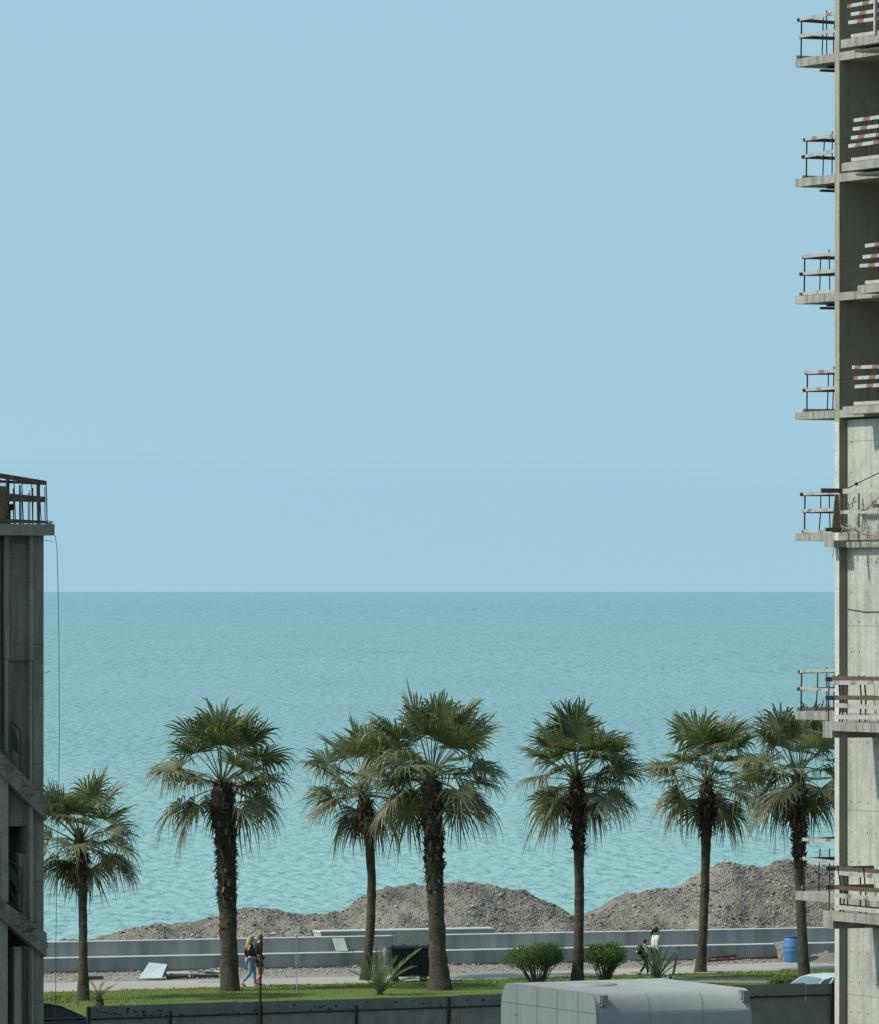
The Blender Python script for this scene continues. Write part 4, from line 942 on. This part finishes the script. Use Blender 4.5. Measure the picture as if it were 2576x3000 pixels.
# leaning ball-topped post
b = gp(1968, 2874); r = empty('garden_post', b, 0, 'weathered ball-topped post leaning beside the spiky young palm', 'post')
q = [Vector((0, 0, 0)), Vector((.07, 0, .3)), Vector((.14, .02, .62)), Vector((.17, .02, .9))]
M['postm'] = simple('post_paint', (.16, .165, .15), .8, .4, 9)
MB().tube(q, [.055, .045, .035, .03], 8).lathe([(.03, .0), (.06, .02), (.06, .05), (.03, .07)], q[2], 10).build('shaft', M['postm'], r, smooth=True)
MB().ell(q[3]+Vector((.0, 0, .06)), (.062, .062, .066), 14, 10).build('ball', M['coping'], r, smooth=True)
mb = MB()
for i in range(16): mb.ell((rn.gauss(-.05, .12), rn.gauss(0, .06), .02+abs(rn.gauss(0, .1))), (rn.uniform(.03, .08),)*3, 6, 5)
mb.build('base_stones', M['coping'], r)
# ---------------------------------------------------------------- cars
def glassm(name, col): s = S(name); return s.out(col, .08, .6)
M['glassdark'] = glassm('dark_glass', (.012, .016, .02)); M['glasspale'] = glassm('pale_glass', (.12, .20, .20))
def car(loc, rz, paint, glass, label, trunk=.25):
    root = empty('parked_car', loc, rz, label, 'car', 'cars parked behind the fence')
    xs_ = [-2.2, -2.1, -1.8, -1.35, -.6, .3, 1.0, 1.6, 2.05, 2.2]; belt = [.78, .92, .98, .985, .96, .93, .90, .82, .70, .55]; hw = [.70, .80, .86, .88, .89, .89, .88, .85, .76, .62]
    mb = MB(); vs = []
    for x, bz, wd in zip(xs_, belt, hw):
        pr = [(wd*.9, .2), (wd*.99, .34), (wd, .55), (wd*.985, bz-.16), (wd*.95, bz-.04), (wd*.84, bz), (0, bz+.035)]
        vs += [(x, y, z) for y, z in pr]+[(x, -y, z) for y, z in pr[-2::-1]]
    n = 13; fs = [(i*n+k, i*n+k+1, (i+1)*n+k+1, (i+1)*n+k) for i in range(len(xs_)-1) for k in range(n-1)]+[tuple(range(n)), tuple((len(xs_)-1)*n+k for k in range(n))[::-1]]
    mb.add(vs, fs); mb.build('body', paint, root, smooth=True)
    cx = [-1.75, -1.1, -.75, -.2, .25, .55, 1.15]; cz = [.99, 1.33, 1.41, 1.44, 1.42, 1.36, .92]; cb = [.985, .975, .97, .955, .945, .935, .91]
    mb = MB(); vs = []
    for x, z, b_ in zip(cx, cz, cb):
        wb = .80; f_ = (z-b_)/.5; wt = wb-.20*f_
        vs += [(x, wb, b_), (x, wt+.02, max(b_, z-.05)), (x, wt*.78, z+.01), (x, 0, z+.03), (x, -wt*.78, z+.01), (x, -wt-.02, max(b_, z-.05)), (x, -wb, b_)]
    n = 7; fs = []; ms = []
    for i in range(len(cx)-1):
        for k in range(6):
            fs.append((i*n+k, i*n+k+1, (i+1)*n+k+1, (i+1)*n+k)); roof = 1 <= i <= 4 and k in (1, 2, 3, 4); ms.append(1 if roof else 0)
    b0 = len(mb.v); mb.v += vs; mb.c += [(1, 1, 1)]*len(vs); mb.f += fs; mb.m += ms
    mb.build('cabin', [glass, paint], root, smooth=False)
    mb = MB()
    for sy in (-1, 1):
        for pts_ in ([(-1.78, .8, .99), (-1.1, .66, 1.31), (-.75, .63, 1.385), (-.2, .625, 1.415), (.25, .63, 1.395), (.55, .65, 1.33), (1.18, .8, .92)], [(-.35, .81, .96), (-.42, .64, 1.41)], [(.62, .81, .93), (.2, .64, 1.4)], [(-1.78, .815, .985), (-.5, .825, .975), (1.15, .82, .925)]):
            mb.tube([(x, y*sy, z) for x, y, z in pts_], .028, 6)
    mb.build('pillars', paint, root)
    for x in (-1.32, 1.32):
        for sy in (-1, 1):
            wm = MB().lathe([(.1, -.1), (.29, -.1), (.315, -.06), (.315, .06), (.29, .1), (.1, .1)], (x, sy*.79, .315), 24, M=Matrix.Rotation(R(90), 3, 'X')).build('wheel', M['rubber'], root)
            MB().lathe([(.02, -.115), (.2, -.112), (.21, 0), (.2, .112), (.02, .115)], (x, sy*.79, .315), 16, M=Matrix.Rotation(R(90), 3, 'X')).build('rim', M['grey'], wm)
    for sy in (-1, 1):
        MB().box(2.03, 2.13, sy*.62-.14, sy*.62+.14, .55, .66).build('headlight', M['coping'], root)
        MB().box(-2.19, -2.1, sy*.66-.13, sy*.66+.13, .76, .88).build('tail_light', M['taillight'], root)
        MB().box(.75, .93, sy*.93-.1, sy*.93+.1, .95, 1.08).build('side_mirror', paint, root)
    return root
M['taillight'] = simple('tail_red', (.25, .015, .012), .3, .1)
s = S('dark_paint'); M['darkpaint'] = s.out((.022, .027, .04), .22, .6); s = S('silver_paint'); M['silver'] = s.out((.52, .60, .60), .3, .5)
pl_ = place(258, 172.4); d = Vector((.894, .447, 0))
car(pl_-d*2.2, GR+math.pi, M['darkpaint'], M['glassdark'], 'dark blue saloon car at left, its tail towards the fence end')
pr_ = place(2356, 182.0)
c2 = car(pr_+d*.85, GR+math.pi, M['silver'], M['glasspale'], 'pale silver car whose windscreen shows above the right fence')
c2.scale = (1.03, 1.03, 1.06)
# ---------------------------------------------------------------- people
def skinned(nodes, edges, root, sub=1):
    names = list(nodes); me = bpy.data.meshes.new('tmp'); me.from_pydata([nodes[k][0] for k in names], [(names.index(a), names.index(b)) for a, b in edges], [])
    ob = bpy.data.objects.new('tmp', me); COL.objects.link(ob)
    md = ob.modifiers.new('s', 'SKIN'); md.use_smooth_shade = True
    for i, k in enumerate(names):
        r_ = nodes[k][1]; d = me.skin_vertices[0].data[i]; d.radius = r_ if isinstance(r_, tuple) else (r_, r_); d.use_root = (k == root)
    sb = ob.modifiers.new('u', 'SUBSURF'); sb.levels = sub; sb.render_levels = sub
    dg = bpy.context.evaluated_depsgraph_get(); dg.update()
    out = bpy.data.meshes.new_from_object(ob.evaluated_get(dg)); bpy.data.objects.remove(ob); bpy.data.meshes.remove(me)
    return out
M['skin'] = simple('skin', (.50, .30, .22), .55, .1, 10); M['eye'] = simple('eye', (.02, .015, .012), .3, .1)
def cloth(name, col): return simple(name, col, .9, .18, 14, .15)
def person(loc, rz, hgt, P, label, top, bottom, shoe, hair, style, sleeve=True, legs='long', extra=None):
    """P: joint positions for a 1.7 m figure, x forward, y left, z up"""
    root = empty('person', loc, rz, label, 'person'); k = hgt/1.7
    J = dict(pelvis=((0, 0, .95), (.125, .10)), waist=((0, 0, 1.08), (.115, .09)), chest=((.01, 0, 1.30), (.135, .10)), nape=((.0, 0, 1.43), (.06, .055)), neck=((.02, 0, 1.50), .048),
             hipl=((0, .085, .90), .09), hipr=((0, -.085, .90), .09), shl=((.0, .165, 1.39), .05), shr=((.0, -.165, 1.39), .05))
    J.update({a: (b, {'kn': .058, 'an': .036, 'to': .03, 'el': .038, 'wr': .026, 'ca': .052}[a[:2]]) for a, b in P.items() if a[:2] in ('kn', 'an', 'to', 'el', 'wr', 'ca')})
    E = [('pelvis', 'waist'), ('waist', 'chest'), ('chest', 'nape'), ('nape', 'neck'), ('pelvis', 'hipl'), ('pelvis', 'hipr'), ('chest', 'shl'), ('chest', 'shr')]
    for s_ in 'lr': E += [('hip'+s_, 'kn'+s_), ('kn'+s_, 'an'+s_), ('an'+s_, 'to'+s_), ('sh'+s_, 'el'+s_), ('el'+s_, 'wr'+s_)]
    def SC(nodes): return {a: (Vector(b)*k, tuple(x*k for x in r_) if isinstance(r_, tuple) else r_*k) for a, (b, r_) in nodes.items()}
    mb = MB(); mb.mesh(skinned(SC(J), E, 'pelvis', 1))
    hc = Vector(P.get('head', (.05, 0, 1.60))); hr = Vector((.095, .078, .118))
    mb.ell(hc*k, hr*k, 16, 12); mb.ell((hc+Vector((.095, 0, -.015)))*k, Vector((.022, .014, .026))*k, 8, 6); mb.ell((hc+Vector((.03, 0, -.075)))*k, Vector((.062, .05, .045))*k, 10, 8)
    for sy in (-1, 1):
        mb.ell((hc+Vector((.0, sy*.078, -.01)))*k, Vector((.02, .01, .03))*k, 8, 6); mb.ell((hc+Vector((.084, sy*.03, .01)))*k, Vector((.01, .012, .008))*k, 6, 5, 1)
    mb.ell((hc+Vector((.088, 0, -.06)))*k, Vector((.008, .022, .006))*k, 8, 5, 1)
    for s_ in 'lr':                                        # palm and five bent fingers
        wv_, ev_ = Vector(P['wr'+s_]), Vector(P['el'+s_]); d = (wv_-ev_).normalized(); sd_ = Vector((1, 0, 0)) if abs(d.x) < .8 else Vector((0, 0, 1)); sd_ = (sd_-d*sd_.dot(d)).normalized(); th = d.cross(sd_)
        mb.tube([(wv_)*k, (wv_+d*.045)*k, (wv_+d*.09)*k], [.026*k, .034*k, .03*k], 8)
        for q, ln in enumerate((.062, .072, .068, .052)):
            o_ = wv_+d*.085+sd_*((1.5-q)*.017); mb.tube([o_*k, (o_+d*ln*.55)*k, (o_+d*ln*.9+th*.018)*k], [.0085*k, .008*k, .006*k], 5)
        o_ = wv_+d*.03+sd_*.03; mb.tube([o_*k, (o_+d*.025+sd_*.022)*k, (o_+d*.058+sd_*.022)*k], [.011*k, .0095*k, .007*k], 5)
    mb.build('body', [M['skin'], M['eye']], root, smooth=True)
    def grow(keys, add): return {a: (J[a][0], tuple(x+add for x in J[a][1]) if isinstance(J[a][1], tuple) else J[a][1]+add) for a in keys}
    tk = ['pelvis', 'waist', 'chest', 'nape', 'shl', 'shr']+(['ell', 'elr', 'wrl', 'wrr'] if sleeve else ['ell', 'elr'])
    T = grow(tk, .022); T['pelvis'] = ((0, 0, .93), (.14, .115)); T['nape'] = ((0, 0, 1.44), (.075, .07))
    for s_ in 'lr':
        if sleeve: T['wr'+s_] = (Vector(P['el'+s_]).lerp(Vector(P['wr'+s_]), .92), .042)
        else: T['el'+s_] = (Vector(J['sh'+s_][0]).lerp(Vector(P['el'+s_]), .8), .058)
    te = [('pelvis', 'waist'), ('waist', 'chest'), ('chest', 'nape'), ('chest', 'shl'), ('chest', 'shr'), ('shl', 'ell'), ('shr', 'elr')]+([('ell', 'wrl'), ('elr', 'wrr')] if sleeve else [])
    mb = MB(); mb.mesh(skinned(SC(T), te, 'pelvis', 1)); mb.build('jacket' if sleeve else 'shirt', top, root, smooth=True)
    B = grow(['pelvis', 'hipl', 'hipr', 'knl', 'knr', 'anl', 'anr'], .018); be = [('pelvis', 'hipl'), ('pelvis', 'hipr'), ('hipl', 'knl'), ('hipr', 'knr'), ('knl', 'anl'), ('knr', 'anr')]
    for s_ in 'lr':
        f_ = .93 if legs == 'long' else 0
        if f_: B['an'+s_] = (Vector(P['kn'+s_]).lerp(Vector(P['an'+s_]), f_), .05)
        else: del B['an'+s_]; B['kn'+s_] = (Vector(J['hip'+s_][0]).lerp(Vector(P['kn'+s_]), .8), .085); be = [e for e in be if not e[1].startswith('an')]
    mb = MB(); mb.mesh(skinned(SC(B), be, 'pelvis', 1)); mb.build('trousers' if legs == 'long' else 'shorts', bottom, root, smooth=True)
    for s_ in 'lr':
        a_, t_ = Vector(P['an'+s_]), Vector(P['to'+s_]); mb = MB(); d = (t_-a_)
        mb.tube([(a_-Vector((.05, 0, .0))+Vector((0, 0, -.02)))*k, (a_+d*.4+Vector((0, 0, -.02)))*k, (t_+d*.25)*k, (t_+d*.5)*k], [.045*k, .05*k, .045*k, .02*k], 8); mb.build('shoe', shoe, root, smooth=True)
    mb = MB(); mb.ell((hc+Vector((-.022, 0, .025)))*k, Vector((.098, .088, .112))*k, 14, 10)
    if style == 'long':
        mb.tube([(hc+Vector((-.07, 0, .02)))*k, (hc+Vector((-.10, 0, -.12)))*k, (hc+Vector((-.135, 0, -.26)))*k, (hc+Vector((-.15, 0, -.37)))*k], [.075*k, .082*k, .075*k, .03*k], 10)
    elif style == 'tail':
        mb.tube([(hc+Vector((-.09, 0, .03)))*k, (hc+Vector((-.16, 0, .0)))*k, (hc+Vector((-.19, 0, -.09)))*k, (hc+Vector((-.2, 0, -.2)))*k], [.05*k, .05*k, .045*k, .015*k], 8)
    mb.build('hair', hair, root, smooth=True)
    return root
WALK = dict(knl=(.17, .09, .50), anl=(.20, .09, .08), tol=(.33, .09, .03), knr=(-.02, -.09, .48), anr=(-.30, -.09, .16), tor=(-.22, -.09, .05), ell=(-.10, .22, 1.13), wrl=(.02, .22, .92), elr=(.04, -.22, 1.13), wrr=(.20, -.20, .98))
STRIDE = dict(knl=(.02, .09, .49), anl=(.0, .09, .08), tol=(.13, .09, .03), knr=(.10, -.09, .50), anr=(-.16, -.09, .12), tor=(-.06, -.09, .03), ell=(-.03, .23, 1.12), wrl=(.04, .22, .88), elr=(-.05, -.23, 1.12), wrr=(.03, -.22, .88))
M['jeans'] = cloth('blue_jeans', (.17, .25, .36)); M['jacket'] = cloth('dark_jacket', (.014, .02, .02)); M['blond'] = simple('blond_hair', (.42, .31, .15), .6, .25, 20); M['fair'] = simple('fair_brown_hair', (.26, .22, .12), .6, .25, 20)
M['darkhair'] = simple('dark_hair', (.018, .014, .013), .5, .2, 20); M['whiteshirt'] = cloth('white_shirt', (.70, .66, .60)); M['navy'] = cloth('navy_trousers', (.018, .022, .035)); M['brownsh'] = cloth('brown_shorts', (.13, .06, .05)); M['pinkshoe'] = cloth('pink_shoe', (.45, .26, .21)); M['darkshoe'] = cloth('dark_shoe', (.06, .04, .04)); M['pinkshirt'] = cloth('pale_pink_shirt', (.42, .33, .32))
b = gp(733, 2892); person(b, R(18), 1.66, WALK, 'person with long blond hair in jeans and dark jacket, left of the couple', M['jacket'], M['jeans'], M['pinkshoe'], M['blond'], 'long')
b = gp(758, 2891); person(b+Vector((0, .25, 0)), R(24), 1.7, STRIDE, 'person with bare legs and dark jacket walking behind the dark pole', M['jacket'], M['brownsh'], M['darkshoe'], M['fair'], 'short', legs='short')
b = gp(1921, 2860); person(b, R(20), 1.62, STRIDE, 'person with dark ponytail in white shirt and navy trousers, walking right', M['whiteshirt'], M['navy'], M['darkshoe'], M['darkhair'], 'tail')
b = gp(1889, 2860); ch = person(b, R(20), 1.22, WALK, 'small child with dark hair walking behind the woman in white', M['pinkshirt'], M['navy'], M['darkshoe'], M['darkhair'], 'short')
r = empty('backpack', b, R(20), 'black rucksack with a white patch on the back of the child', 'backpack')
mb = MB(); mb.ell((-.17, 0, .88), (.11, .14, .18), 14, 10); mb.ell((-.25, 0, .82), (.05, .10, .09), 10, 8)
for sy in (-1, 1): mb.tube([(-.12, sy*.08, 1.0), (.02, sy*.1, 1.04), (.09, sy*.1, .92), (.02, sy*.11, .78), (-.1, sy*.09, .76)], .014, 6)
mb.build('bag', M['blackpl'], r, smooth=True); MB().ell((-.298, -.03, .83), (.012, .045, .035), 10, 8).build('patch', M['coping'], r)
